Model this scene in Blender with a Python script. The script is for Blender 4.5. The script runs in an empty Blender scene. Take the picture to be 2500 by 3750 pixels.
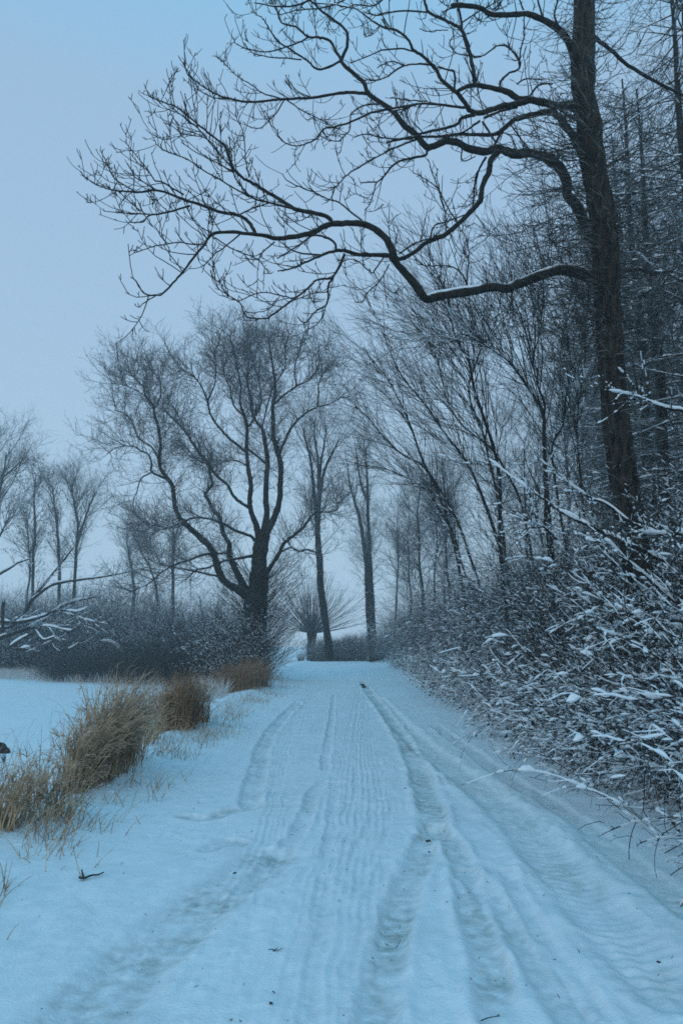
import bpy, math
import numpy as np
from math import radians as R

# ------------------------------------------------------------------ camera, sky, sun, exposure
SC = bpy.context.scene
COL = SC.collection
F = 2708.0                      # focal length in photograph pixels (26 mm on a 36 mm high frame)
PITCH = R(9.95)
CH = 1.6
cam_d = bpy.data.cameras.new('camera')
cam_d.sensor_fit = 'VERTICAL'; cam_d.sensor_height = 36.0; cam_d.sensor_width = 24.0; cam_d.lens = 26.0
cam_d.clip_end = 3000; cam_d.clip_start = 0.05
cam = bpy.data.objects.new('camera', cam_d); COL.objects.link(cam)
cam.location = (0, 0, CH); cam.rotation_euler = (R(90) + PITCH, 0, 0)
SC.camera = cam

SUN_EL, SUN_ROT = R(24), R(200)
W = bpy.data.worlds.new('World'); SC.world = W; W.use_nodes = True
nt = W.node_tree; nt.nodes.clear()
o = nt.nodes.new('ShaderNodeOutputWorld'); bg = nt.nodes.new('ShaderNodeBackground')
sky = nt.nodes.new('ShaderNodeTexSky'); sky.sky_type = 'NISHITA'; sky.sun_disc = False
sky.sun_elevation = SUN_EL; sky.sun_rotation = SUN_ROT; sky.air_density = 2.0; sky.dust_density = 1.0; sky.ozone_density = 4.0
tc = nt.nodes.new('ShaderNodeTexCoord'); sep = nt.nodes.new('ShaderNodeSeparateXYZ')
rmp = nt.nodes.new('ShaderNodeValToRGB')           # the overcast deck, a little darker away from the horizon
rmp.color_ramp.elements[0].position = 0.0; rmp.color_ramp.elements[0].color = (0.45, 0.63, 0.815, 1)
e = rmp.color_ramp.elements.new(0.62); e.color = (0.365, 0.56, 0.785, 1)
rmp.color_ramp.elements[2].position = 1.0; rmp.color_ramp.elements[2].color = (0.03, 0.66, 1.10, 1)
mul = nt.nodes.new('ShaderNodeVectorMath'); mul.operation = 'SCALE'; mul.inputs[3].default_value = 10.0
mix = nt.nodes.new('ShaderNodeMix'); mix.data_type = 'RGBA'; mix.inputs[0].default_value = 0.88
L = nt.links.new
L(tc.outputs['Generated'], sep.inputs[0]); L(sep.outputs[2], rmp.inputs[0]); L(rmp.outputs[0], mul.inputs[0])
L(sky.outputs[0], mix.inputs[6]); L(mul.outputs[0], mix.inputs[7]); L(mix.outputs[2], bg.inputs[0])
bg.inputs[1].default_value = 0.10; L(bg.outputs[0], o.inputs[0])
sd = bpy.data.lights.new('sun', 'SUN'); sd.energy = 0.5; sd.angle = R(40); sd.color = (1, 0.98, 0.95)
sun = bpy.data.objects.new('sun', sd); COL.objects.link(sun); sun.rotation_euler = (R(90) - SUN_EL, 0, R(180) - SUN_ROT)
VS = SC.view_settings
VS.view_transform = 'Standard'; VS.look = 'None'; VS.gamma = 1; VS.use_curve_mapping = False; VS.exposure = 0.0
SC.cycles.use_denoising = False
SC.cycles.max_bounces = 4; SC.cycles.diffuse_bounces = 2; SC.cycles.glossy_bounces = 1; SC.cycles.volume_bounces = 1
SC.cycles.transparent_max_bounces = 8
SC.cycles.filter_width = 1.7

# ------------------------------------------------------------------ helpers
RNG = np.random.default_rng(7)
CP, SP = math.cos(PITCH), math.sin(PITCH)
def ray(px, py):
    x = (np.asarray(px, float) - 1250) / F; y = -(np.asarray(py, float) - 1875) / F
    return np.stack([x, CP - y * SP, SP + y * CP], -1)
def at(px, py, Y):
    d = ray(px, py); t = np.asarray(Y, float) / d[..., 1]
    return d * t[..., None] + np.array([0, 0, CH]), t / F      # point and metres per pixel there
def gnd(px, py):
    d = ray(px, py); t = -CH / d[..., 2]
    return d[..., :2] * t[..., None]
CR = {'s': (0, 0, 1.0), '1': (200, 0, .7653), '2': (1300, 0, .7653), '3': (300, 1150, .7015), '4': (1300, 1100, .7653), '5': (0, 1600, .7015),
      'A': (200, 200, .4464), 'B': (800, 0, .4464), 'C': (1400, 0, .4464), 'D': (700, 600, .5102), 'E': (1400, 500, .574),
      '7': (0, 2400, .7972), '8': (1250, 2400, .7972)}
def px(pts, c='s'):
    ox, oy, s = CR[c]; return [(ox + s * p[0], oy + s * p[1]) for p in pts]

def hsh(ix, iy, seed):
    h = (ix.astype(np.int64) * 374761393 + iy.astype(np.int64) * 668265263 + seed * 1442695041) & 0x7fffffff
    h = (h ^ (h >> 13)) * 1274126177 & 0x7fffffff
    return ((h ^ (h >> 16)) & 0xffff) / 65535.0
def vnoise(x, y, s=1.0, seed=0):
    x = np.asarray(x) / s; y = np.asarray(y) / s
    ix = np.floor(x); iy = np.floor(y); fx = x - ix; fy = y - iy
    fx = fx * fx * (3 - 2 * fx); fy = fy * fy * (3 - 2 * fy)
    a = hsh(ix, iy, seed); b = hsh(ix + 1, iy, seed); c = hsh(ix, iy + 1, seed); d = hsh(ix + 1, iy + 1, seed)
    return (a * (1 - fx) + b * fx) * (1 - fy) + (c * (1 - fx) + d * fx) * fy - 0.5
def fbm(x, y, s, n=3, seed=0):
    r = 0
    for k in range(n): r = r + vnoise(x, y, s / 2**k, seed + k) / 2**k
    return r
def sstep(a, b, x):
    t = np.clip((x - a) / (b - a), 0, 1); return t * t * (3 - 2 * t)
def norm(v): return v / np.maximum(np.linalg.norm(v, axis=-1, keepdims=True), 1e-9)

def ground_h(x, y):
    h = 0.03 * fbm(x, y, 2.6, 2, 3) + 0.10 * fbm(x, y, 14, 2, 9) * sstep(2.5, 9, np.abs(x))
    h = h + 0.32 * sstep(2.3, 4.6, x) + 0.13 * np.exp(-((x + 2.9) / 0.55)**2) * (y < 60) - 0.16 * sstep(3.0, 5.5, -x)
    return h
def zg(x, y): return float(ground_h(np.array([x]), np.array([y]))[0])

def raw_mesh(name, V, Fq, mat, parent=None, smooth=True, attr=None):
    me = bpy.data.meshes.new(name); k = Fq.shape[1]
    me.vertices.add(len(V)); me.vertices.foreach_set('co', np.ascontiguousarray(V, np.float32).ravel())
    me.loops.add(Fq.size); me.loops.foreach_set('vertex_index', np.ascontiguousarray(Fq, np.int32).ravel())
    me.polygons.add(len(Fq)); me.polygons.foreach_set('loop_start', np.arange(0, Fq.size, k, dtype=np.int32))
    me.polygons.foreach_set('loop_total', np.full(len(Fq), k, np.int32))
    if smooth: me.polygons.foreach_set('use_smooth', np.ones(len(Fq), bool))
    if attr is not None:
        for an, av in attr.items():
            a = me.attributes.new(an, 'FLOAT', 'POINT'); a.data.foreach_set('value', np.ascontiguousarray(av, np.float32))
    me.update(calc_edges=True); me.materials.append(mat)
    ob = bpy.data.objects.new(name, me); COL.objects.link(ob)
    if parent is not None: ob.parent = parent
    return ob
def tag(o, label=None, cat=None, group=None, kind=None):
    for k, v in (('label', label), ('category', cat), ('group', group), ('kind', kind)):
        if v: o[k] = v
    return o
def thing(name, label, cat, loc=(0, 0, 0), group=None):
    o = bpy.data.objects.new(name, None); COL.objects.link(o); o.location = loc; o.empty_display_size = 0.3
    return tag(o, label, cat, group)
def dup(root, loc, rz, sc, label=None, group=None):
    r = root.copy(); COL.objects.link(r); r.location = loc; r.rotation_euler = (0, 0, rz); r.scale = sc
    if label: r['label'] = label
    if group: r['group'] = group
    for ch in list(root.children):
        c = ch.copy(); COL.objects.link(c); c.parent = r
    return r

# --- branches are batches: (points M x N x 3, radii M x N)
def tube_geo(batches, sides, off=0):
    Vs, Fs = [], []
    for P, Rr in batches:
        if len(P) == 0: continue
        M, N, _ = P.shape
        T = np.empty_like(P); T[:, 1:-1] = P[:, 2:] - P[:, :-2]; T[:, 0] = P[:, 1] - P[:, 0]; T[:, -1] = P[:, -1] - P[:, -2]
        T = norm(T); mean = norm(P[:, -1] - P[:, 0])
        ax = np.argmin(np.abs(mean), axis=1); ref = np.eye(3)[ax][:, None, :]
        U = norm(np.cross(T, np.broadcast_to(ref, T.shape))); Wv = np.cross(T, U)
        ang = np.arange(sides) * 2 * np.pi / sides
        V = P[:, :, None, :] + Rr[:, :, None, None] * (U[:, :, None, :] * np.cos(ang)[None, None, :, None] + Wv[:, :, None, :] * np.sin(ang)[None, None, :, None])
        idx = np.arange(M * N * sides).reshape(M, N, sides) + off
        a = idx[:, :-1]; b = idx[:, 1:]
        Fq = np.stack([a, np.roll(a, -1, 2), np.roll(b, -1, 2), b], -1).reshape(-1, 4)
        Vs.append(V.reshape(-1, 3)); Fs.append(Fq); off += M * N * sides
    if not Vs: return np.zeros((0, 3)), np.zeros((0, 4), int)
    return np.concatenate(Vs), np.concatenate(Fs)
def tubes(name, groups, mat, parent=None):
    """groups: list of (batches, sides) joined into ONE mesh"""
    V, Fq, off = [], [], 0
    for b, s in groups:
        v, f = tube_geo(b, s, off); V.append(v); Fq.append(f); off += len(v)
    return raw_mesh(name, np.concatenate(V), np.concatenate(Fq), mat, parent)
def grow(p, d, ln, r0, r1, n, wob, trop=(0, 0, 0), trop2=None):
    M = len(p); P = np.empty((M, n, 3)); P[:, 0] = p; d = norm(d); st = (ln / (n - 1))[:, None]
    for i in range(1, n):
        tr = np.asarray(trop) if trop2 is None else np.asarray(trop) * (1 - i / n) + np.asarray(trop2) * (i / n)
        d = norm(d + RNG.normal(0, wob, (M, 3)) + tr)
        P[:, i] = P[:, i - 1] + d * st
    t = np.linspace(0, 1, n)[None]
    Rr = np.asarray(r0).reshape(-1, 1) * (1 - t) + np.asarray(r1).reshape(-1, 1) * t
    return P, np.broadcast_to(Rr, (M, n)).copy()
def spawn(batches, count, ang=(35, 65), tmin=0.1, tmax=1.0, up=0.0, power=1.0):
    """random places on the given branches: position, direction, parent's radius there, parent's length, t"""
    A, B, RA, TT, PL = [], [], [], [], []
    for P, Rr in batches:
        M, N, _ = P.shape
        a = P[:, :-1].reshape(-1, 3); b = P[:, 1:].reshape(-1, 3)
        sl = np.linalg.norm(P[:, 1:] - P[:, :-1], axis=-1)
        t = np.broadcast_to(np.linspace(0, 1, N)[None, :-1], (M, N - 1)).reshape(-1)
        A.append(a); B.append(b); RA.append(Rr[:, :-1].reshape(-1)); TT.append(t); PL.append(np.repeat(sl.sum(1), N - 1))
    A = np.concatenate(A); B = np.concatenate(B); RA = np.concatenate(RA); TT = np.concatenate(TT); PL = np.concatenate(PL)
    w = np.linalg.norm(B - A, axis=1) * ((TT >= tmin - 1e-6) & (TT <= tmax)); w = w * (0.25 + TT)**power if power else w
    k = RNG.choice(len(A), count, p=w / w.sum()); u = RNG.random(count)[:, None]
    p = A[k] * (1 - u) + B[k] * u; tg = norm(B[k] - A[k])
    rv = RNG.normal(0, 1, (count, 3)); rv[:, 2] += up; pr = norm(rv - (rv * tg).sum(1, keepdims=True) * tg)
    th = np.radians(RNG.uniform(ang[0], ang[1], count))[:, None]
    return p, tg * np.cos(th) + pr * np.sin(th), RA[k], PL[k], TT[k]
def snow_on(batches, thick, lam=0.3, cover=0.5, steep=0.85, ds=None):
    """lumpy snow lying along the upper side of the branches"""
    out = []; ds = ds or max(lam / 12, 0.013)
    for P, Rr in batches:
        M, N, _ = P.shape
        if not M: continue
        ln = np.linalg.norm(np.diff(P, axis=1), axis=-1).sum(1).mean(); n2 = int(np.clip(math.ceil(ln / ds), 6, 90))
        f = np.linspace(0, N - 1.0001, n2); i0 = f.astype(int); fr = (f - i0)[None, :, None]
        Rr = Rr[:, i0] * (1 - fr[..., 0]) + Rr[:, i0 + 1] * fr[..., 0]; P = P[:, i0] * (1 - fr) + P[:, i0 + 1] * fr; N = n2
        T = norm(np.gradient(P, axis=1)); flat = sstep(steep, steep - 0.3, np.abs(T[..., 2]))
        s = np.concatenate([np.zeros((M, 1)), np.cumsum(np.linalg.norm(np.diff(P, axis=1), axis=-1), 1)], 1)
        ph = RNG.random((M, 4)) * 9; fq = RNG.uniform(.7, 1.5, (M, 1))
        m = 0.5 + 0.34 * np.sin(s / lam * 6.28 * fq + ph[:, :1]) + 0.14 * np.sin(s / lam * 2.9 * fq + ph[:, 1:2]) + 0.12 * np.sin(s / lam * 17 + ph[:, 2:3]) + 0.08 * (RNG.random((M, N)) - 0.5)
        thin = sstep(1 - cover * 1.05 - 0.08, 1 - cover * 1.05 + 0.08, 0.5 + 0.35 * np.sin(s / lam * 1.6 * fq + ph[:, 3:4]) + 0.15 * np.sin(s / lam * 4.1 + ph[:, 2:3]))
        m = np.maximum(sstep(1 - cover - 0.03, 1 - cover + 0.05, m) * (0.6 + 0.55 * np.clip(m, 0, 1)), 0.30 * thin) * flat
        m[:, -1] *= 0.6
        rad = thick * m * RNG.uniform(0.6, 1.25, (M, 1)) * RNG.uniform(.7, 1.25, (M, N))
        wide = sstep(.02, .05, Rr)
        Q = P.copy(); Q[..., 2] += m * (Rr * (0.6 + .25 * wide) + rad * 0.35)
        keep = m.max(1) > 0.2
        rad = np.where(m > 0.05, rad + Rr * (0.7 - .3 * wide) + .0004, 0.0004)
        if keep.any(): out.append((Q[keep], rad[keep]))
    return out
def smooth(pts, k=4):
    P = np.asarray(pts, float)
    if len(P) < 3: k = 6
    E = np.vstack([2 * P[0] - P[1], P, 2 * P[-1] - P[-2]])
    out = []
    for i in range(1, len(E) - 2):
        a, b, c, d = E[i - 1], E[i], E[i + 1], E[i + 2]
        for t in np.arange(k) / k:
            out.append(0.5 * (2 * b + (c - a) * t + (2 * a - 5 * b + 4 * c - d) * t * t + (3 * b - a - 3 * c + d) * t**3))
    out.append(E[-2]); return np.array(out)
class Tracer:
    """limbs traced as lines of (x, y) with radii in pixels, each with a depth of its own, joined to the limb it leaves"""
    def __init__(s, Y): s.Y = Y; s.lines = []; s.P2 = np.zeros((0, 2)); s.D = np.zeros(0)
    def add(s, pts, r0, r1, c='s', drift=None, y0=None, mid=None, jit=0.8, k=4):
        q = smooth(px(pts, c), k); n = len(q)
        if jit: q[1:-1] += RNG.normal(0, jit, (n - 2, 2))
        if y0 is None:
            y0 = s.Y
            if len(s.P2):
                dd = np.linalg.norm(s.P2 - q[0], axis=1); j = dd.argmin()
                if dd[j] < 60: y0 = s.D[j]
        ln = np.linalg.norm(np.diff(q, axis=0), axis=1).sum()
        if drift is None: drift = RNG.uniform(-1, 1) * 0.45 * ln / F * s.Y
        t = np.linspace(0, 1, n); Y = y0 + drift * t + (0.06 * ln / F * s.Y) * np.sin(t * 5 + RNG.random() * 6)*t
        P, m = at(q[:, 0], q[:, 1], Y)
        rr = np.asarray(r0) if np.ndim(r0) else None
        if rr is not None: rad = np.interp(t, np.linspace(0, 1, len(rr)), rr)
        else: rad = r0 * (1 - t) + r1 * t
        rad = rad * m * (1 + RNG.normal(0, 0.05, n))
        s.P2 = np.vstack([s.P2, q]); s.D = np.concatenate([s.D, Y])
        b = (P[None], rad[None]); s.lines.append(b); return b
def world_tip(b):
    P, Rr = b; P = np.concatenate([P, P[:, -1:] + (P[:, -1:] - P[:, -2:-1]) * 0.05], 1); Rr = np.concatenate([Rr, np.full((1, 1), 0.0005)], 1)
    return P, Rr
def rel(batches, o): return [(P - np.asarray(o), Rr) for P, Rr in batches]

# ------------------------------------------------------------------ materials
def mat(name, build):
    m = bpy.data.materials.new(name); m.use_nodes = True; t = m.node_tree
    b = t.nodes['Principled BSDF']; b.inputs['Specular IOR Level'].default_value = 0.15; b.inputs['Roughness'].default_value = 0.9
    build(t, b, t.nodes.new, t.links.new); return m
def noise_node(t, scale, detail=4, coord='Object', stretch=1.0):
    c = t.nodes.new('ShaderNodeTexCoord'); n = t.nodes.new('ShaderNodeTexNoise'); n.inputs['Scale'].default_value = scale; n.inputs['Detail'].default_value = detail
    if stretch != 1.0:
        mp = t.nodes.new('ShaderNodeMapping'); mp.inputs['Scale'].default_value = (1, 1, stretch); t.links.new(c.outputs[coord], mp.inputs['Vector']); t.links.new(mp.outputs[0], n.inputs['Vector'])
    else: t.links.new(c.outputs[coord], n.inputs['Vector'])
    return n
def ramp(t, src, stops):
    r = t.nodes.new('ShaderNodeValToRGB'); e = r.color_ramp.elements
    e[0].position, e[0].color = stops[0][0], (*stops[0][1], 1); e[1].position, e[1].color = stops[1][0], (*stops[1][1], 1)
    for p, c in stops[2:]:
        x = e.new(p); x.color = (*c, 1)
    t.links.new(src, r.inputs[0]); return r
def bark(name, dark, light, frost, scale=14, lo=0.15, hi=0.75, stretch=1.0):
    """bark with rime frost and snow dust on the sides that face up"""
    def f(t, b, N, K):
        n = noise_node(t, scale, stretch=stretch); r = ramp(t, n.outputs[0], [(0.35, dark), (0.7, light)])
        g = N('ShaderNodeNewGeometry'); s = N('ShaderNodeSeparateXYZ'); K(g.outputs['Normal'], s.inputs[0])
        mr = N('ShaderNodeMapRange'); mr.inputs[1].default_value = lo; mr.inputs[2].default_value = hi; mr.inputs[4].default_value = frost
        K(s.outputs[2], mr.inputs[0])
        n2 = noise_node(t, 9, 2); m2 = N('ShaderNodeMapRange'); m2.inputs[1].default_value = 0.35; m2.inputs[2].default_value = 0.6; K(n2.outputs[0], m2.inputs[0])
        mu = N('ShaderNodeMath'); mu.operation = 'MULTIPLY'; K(mr.outputs[0], mu.inputs[0]); K(m2.outputs[0], mu.inputs[1])
        x = N('ShaderNodeMix'); x.data_type = 'RGBA'; K(mu.outputs[0], x.inputs[0]); K(r.outputs[0], x.inputs[6]); x.inputs[7].default_value = (0.72, 0.75, 0.78, 1)
        K(x.outputs[2], b.inputs['Base Color'])
        bp = N('ShaderNodeBump'); bp.inputs['Strength'].default_value = 0.6; bp.inputs['Distance'].default_value = 0.02
        n3 = noise_node(t, scale * 2.5, 5, stretch=stretch); K(n3.outputs[0], bp.inputs['Height']); K(bp.outputs[0], b.inputs['Normal'])
    return mat(name, f)
M_BARK = bark('dark_bark', (0.006, 0.005, 0.004), (0.050, 0.040, 0.030), 0.06, scale=16, stretch=.22)
M_LIMB = bark('limb_bark', (0.012, 0.010, 0.009), (0.035, 0.030, 0.026), 0.75, lo=0.45, hi=0.95)
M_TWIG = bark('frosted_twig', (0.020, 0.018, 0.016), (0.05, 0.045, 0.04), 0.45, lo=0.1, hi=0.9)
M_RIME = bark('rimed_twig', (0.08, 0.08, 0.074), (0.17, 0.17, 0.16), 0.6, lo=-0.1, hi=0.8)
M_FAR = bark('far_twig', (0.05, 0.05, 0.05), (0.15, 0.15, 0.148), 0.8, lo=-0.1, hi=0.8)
M_HEDGE = bark('hedge_twig', (0.022, 0.022, 0.024), (0.065, 0.064, 0.068), 0.38, lo=.1, hi=.9)
M_SHRUB = bark('shrub_stem', (0.010, 0.008, 0.007), (0.045, 0.034, 0.027), 0.22, lo=0.3, hi=0.95)
def snow_f(t, b, N, K):
    n = noise_node(t, 30, 4); r = ramp(t, n.outputs[0], [(0.3, (0.74, 0.77, 0.80)), (0.7, (0.86, 0.88, 0.90))]); K(r.outputs[0], b.inputs['Base Color'])
    bp = N('ShaderNodeBump'); bp.inputs['Strength'].default_value = 0.5; bp.inputs['Distance'].default_value = 0.02
    n2 = noise_node(t, 55, 3); K(n2.outputs[0], bp.inputs['Height']); K(bp.outputs[0], b.inputs['Normal'])
M_SNOW = mat('branch_snow', snow_f)
def ground_f(t, b, N, K):
    a = N('ShaderNodeAttribute'); a.attribute_name = 'slush'
    n = noise_node(t, 9, 5); r = ramp(t, n.outputs[0], [(0.3, (0.76, 0.79, 0.81)), (0.7, (0.86, 0.88, 0.90))])
    n2 = noise_node(t, 13, 7); m2 = N('ShaderNodeMapRange'); m2.inputs[1].default_value = 0.30; m2.inputs[2].default_value = 0.72; K(n2.outputs[0], m2.inputs[0])
    mu = N('ShaderNodeMath'); mu.operation = 'MULTIPLY'; K(a.outputs['Fac'], mu.inputs[0]); K(m2.outputs[0], mu.inputs[1])
    x = N('ShaderNodeMix'); x.data_type = 'RGBA'; K(mu.outputs[0], x.inputs[0]); K(r.outputs[0], x.inputs[6]); x.inputs[7].default_value = (0.33, 0.36, 0.34, 1)
    n4 = noise_node(t, 3.2, 3); m4 = N('ShaderNodeMapRange'); m4.inputs[1].default_value = 0.60; m4.inputs[2].default_value = 0.8; m4.inputs[4].default_value = 0.12; K(n4.outputs[0], m4.inputs[0])
    x2 = N('ShaderNodeMix'); x2.data_type = 'RGBA'; K(m4.outputs[0], x2.inputs[0]); K(x.outputs[2], x2.inputs[6]); x2.inputs[7].default_value = (0.45, 0.47, 0.46, 1)
    al = N('ShaderNodeAttribute'); al.attribute_name = 'litter'
    n5 = noise_node(t, 5.5, 6); m5 = N('ShaderNodeMapRange'); m5.inputs[1].default_value = 0.36; m5.inputs[2].default_value = 0.54; K(n5.outputs[0], m5.inputs[0])
    mm = N('ShaderNodeMath'); mm.operation = 'MULTIPLY'; K(al.outputs['Fac'], mm.inputs[0]); K(m5.outputs[0], mm.inputs[1])
    n6 = noise_node(t, 40, 4); r6 = ramp(t, n6.outputs[0], [(0.35, (0.022, 0.016, 0.012)), (0.7, (0.085, 0.06, 0.042))])
    x3 = N('ShaderNodeMix'); x3.data_type = 'RGBA'; K(mm.outputs[0], x3.inputs[0]); K(x2.outputs[2], x3.inputs[6]); K(r6.outputs[0], x3.inputs[7])
    K(x3.outputs[2], b.inputs['Base Color'])
    bp = N('ShaderNodeBump'); bp.inputs['Strength'].default_value = 0.55; bp.inputs['Distance'].default_value = 0.012
    n3 = noise_node(t, 60, 5); K(n3.outputs[0], bp.inputs['Height']); K(bp.outputs[0], b.inputs['Normal'])
    b.inputs['Roughness'].default_value = 0.75
M_GROUND = mat('ground_snow', ground_f)
def straw(name, c0, c1, frost):
    return bark(name, c0, c1, frost, 6, lo=0.2, hi=0.9)
M_REED = straw('dry_reed', (0.22, 0.135, 0.08), (0.78, 0.55, 0.35), 0.2)
M_REED2 = straw('rusty_grass', (0.16, 0.085, 0.042), (0.46, 0.28, 0.16), 0.2)
M_FROSTGRASS = straw('frosted_grass', (0.55, 0.54, 0.52), (0.80, 0.79, 0.77), 1.0)
M_LEAF = mat('dead_leaf', lambda t, b, N, K: b.inputs['Base Color'].__setattr__('default_value', (0.05, 0.03, 0.02, 1)))

# ------------------------------------------------------------------ ground and road
def polydist(X, Yv, line):
    best = np.full(X.shape, 1e9); al = np.zeros(X.shape); acc = 0.0
    for a, b in zip(line[:-1], line[1:]):
        d = b - a; l2 = (d * d).sum(); l = math.sqrt(l2)
        t = np.clip(((X - a[0]) * d[0] + (Yv - a[1]) * d[1]) / l2, 0, 1)
        dx = X - a[0] - t * d[0]; dy = Yv - a[1] - t * d[1]; sgn = np.sign(dx * d[1] - dy * d[0])
        ds = np.hypot(dx, dy); m = ds < np.abs(best)
        best = np.where(m, ds * np.where(sgn == 0, 1, sgn), best); al = np.where(m, acc + t * l, al); acc += l
    return best, al
def gline(pts, c):
    q = np.array(px(pts, c)); return smooth(gnd(q[:, 0], q[:, 1]), 3)
def build_ground():
    u = np.linspace(-1, 1, 620); xs = np.sinh(u * 5.6) / math.sinh(5.6) * 250
    v = np.linspace(0, 1, 560); ys = -20 + 0 * v; ys = -12 + (np.sinh(v * 6.0) / math.sinh(6.0)) * 400
    ys = np.concatenate([np.linspace(-25, 2.2, 30), 2.3 + (np.exp(v * 5.2) - 1) / (math.exp(5.2) - 1) * 255])
    X, Yv = np.meshgrid(xs, ys); H = ground_h(X, Yv)
    road = sstep(-3.05, -2.6, X) * sstep(3.15, 2.75, X) * sstep(1.5, 2.2, Yv) * sstep(64.5, 63, Yv)
    H = H - 0.10 * road
    edge = np.exp(-((X + 2.9) / 0.5)**2) * sstep(2, 3, Yv)
    H = H + 0.05 * fbm(X, Yv, 0.5, 3, 21) * edge + 0.02 * fbm(X, Yv, 0.9, 2, 5) * sstep(40, 15, Yv)
    n, m = X.shape; i = np.arange(n * m).reshape(n, m)
    Fq = np.stack([i[:-1, :-1], i[:-1, 1:], i[1:, 1:], i[1:, :-1]], -1).reshape(-1, 4)
    o = raw_mesh('snow_field', np.stack([X, Yv, H], -1).reshape(-1, 3), Fq, M_GROUND, attr={'slush': np.zeros(X.size), 'litter': (sstep(3.0, 3.9, X - .026 * Yv + .5 * fbm(X, Yv, .7, 3, 71)) * sstep(40, 28, X) * sstep(2, 4, Yv) * sstep(75, 55, Yv)).ravel()})
    tag(o, 'flat snow covered field and verges', None, None, 'structure')
def build_road():
    xs = np.arange(-3.25, 3.3, 0.0125); ys = [2.0]
    while ys[-1] < 65: ys.append(ys[-1] + 0.0042 * max(ys[-1], 2.6))
    X, Yv = np.meshgrid(xs, np.array(ys)); H = ground_h(X, Yv); S = np.zeros(X.shape)
    far = 1.0
    lo = fbm(X, Yv, 0.35, 3, 40); wx = X + 0.035 * fbm(X, Yv, 0.4, 2, 60); wy = Yv
    def groove(pts, c, w, d, slush=0.0, ridge=0.6, tread=0.0, tl=0.11, rag=0.5):
        nonlocal H, S
        D, al = polydist(wx, wy, gline(pts, c)); aD = np.abs(D)
        amp = np.clip(1 + rag * 1.6 * fbm(X, Yv, 0.8, 2, 77 + len(pts)), 0.2, 2)
        d = d * 0.95; tread = tread * 0.8
        rg = np.clip(0.55 + 1.5 * fbm(X, Yv, 0.25, 2, 140 + len(pts)), 0, 1.4)
        H = H - d * amp * np.exp(-(aD / w)**6) * (0.8 + 0.35 * lo) + 0.75 * ridge * d * rg * np.exp(-((aD - 1.35 * w) / (0.4 * w))**2)
        if tread:
            ch = np.sin((al + 0.45 * aD) * 2 * np.pi / tl + 2.2 * fbm(X, Yv, 0.45, 3, 8))
            H = H + tread * ch * np.exp(-(aD / (w * 0.9))**6) * (0.1 + np.clip(0.5 + 1.5 * fbm(X, Yv, 0.7, 2, 17), 0, 1))
        S = np.maximum(S, slush * np.clip(np.exp(-(aD / w)**4) * (0.75 + 1.1 * lo), 0, 1))
    # tracks traced on the ground of the photograph
    groove([(95, 120), (130, 175), (200, 260), (290, 400), (345, 500), (385, 620), (410, 720), (425, 800)], '8', 0.13, 0.045, 0.95, 0.8)
    groove([(425, 790), (350, 950), (290, 1080), (240, 1250), (200, 1450), (160, 1690)], '8', 0.10, 0.035, 0.85, 0.7)
    groove([(430, 780), (500, 850), (545, 960), (585, 1100), (625, 1250), (675, 1430), (740, 1690)], '8', 0.09, 0.038, 0.85, 0.9)
    groove([(160, 200), (330, 380), (480, 500), (640, 620), (760, 720), (900, 860), (1010, 1000), (1150, 1150), (1300, 1300), (1450, 1450), (1568, 1560)], '8', 0.20, 0.045, 0.45, 0.8, 0.006, 0.10)
    groove([(430, 325), (600, 445), (780, 580), (920, 650), (1080, 760), (1350, 980), (1500, 1100), (1640, 1210)], '8', 0.12, 0.025, 0.5, 0.3)
    groove([(560, 990), (640, 1060), (720, 1160), (820, 1330), (950, 1500), (1080, 1690)], '8', 0.09, 0.025, 0.45, 0.7)
    groove([(1370, 220), (1280, 310), (1220, 400), (1190, 500), (1165, 600), (1150, 690)], '7', 0.11, 0.045, 0.5, 0.6, 0.006, 0.10)
    groove([(1330, 300), (1290, 400), (1265, 500), (1240, 620)], '7', 0.20, 0.015, 0.0, 0.3, 0.007, 0.13)
    groove([(1170, 700), (1060, 720), (960, 750), (850, 740)], '7', 0.09, 0.025, 0.75, 0.6)
    groove([(1100, 860), (1040, 850), (960, 890)], '7', 0.09, 0.02, 0.7, 0.5)
    groove([(1250, 930), (1050, 1070), (900, 1170), (780, 1270), (620, 1430), (480, 1560), (360, 1693)], '7', 0.22, 0.035, 0.85, 0.4)
    groove([(1535, 180), (1520, 320), (1500, 450), (1495, 530)], '7', 0.06, 0.025, 0.35, 0.7)
    groove([(1568, 585), (1480, 590), (1440, 640), (1415, 710), (1390, 780), (1270, 930), (1120, 1080)], '7', 0.07, 0.03, 0.5, 0.8)
    for k, (x0, y0) in enumerate(((0, 560), (38, 520), (75, 600), (112, 640), (150, 560), (-60, 640), (185, 700))):     # fine tyre lines curving off the crown of the road
        groove([(x0 + 30, y0), (x0 + 22 + RNG.uniform(-6, 6), y0 + 90), (x0 - 4, y0 + 170), (x0 - 60, y0 + 270), (x0 - 130 + RNG.uniform(-15, 15), y0 + 420)], '8', 0.03, 0.007, 0.22, 0.7, rag=1.0)
    for k in range(9):      # fine continuous tyre lines from the far bend to the camera
        j = RNG.uniform(-5, 5, 6); x0 = -70 + 34 * k
        groove([(88 + 3 * k, 60), (72 + .16 * x0 + 3 * k + j[0], 200), (48 + .45 * x0 + j[1], 400), (30 + .75 * x0 + j[2], 620), (-10 + x0 + j[3], 850), (-90 + 1.35 * x0 + 2 * j[4], 1200), (-200 + 1.8 * x0 + 3 * j[5], 1690)], '8', 0.022, 0.0065, 0.2, 0.8, rag=1.0)
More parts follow.
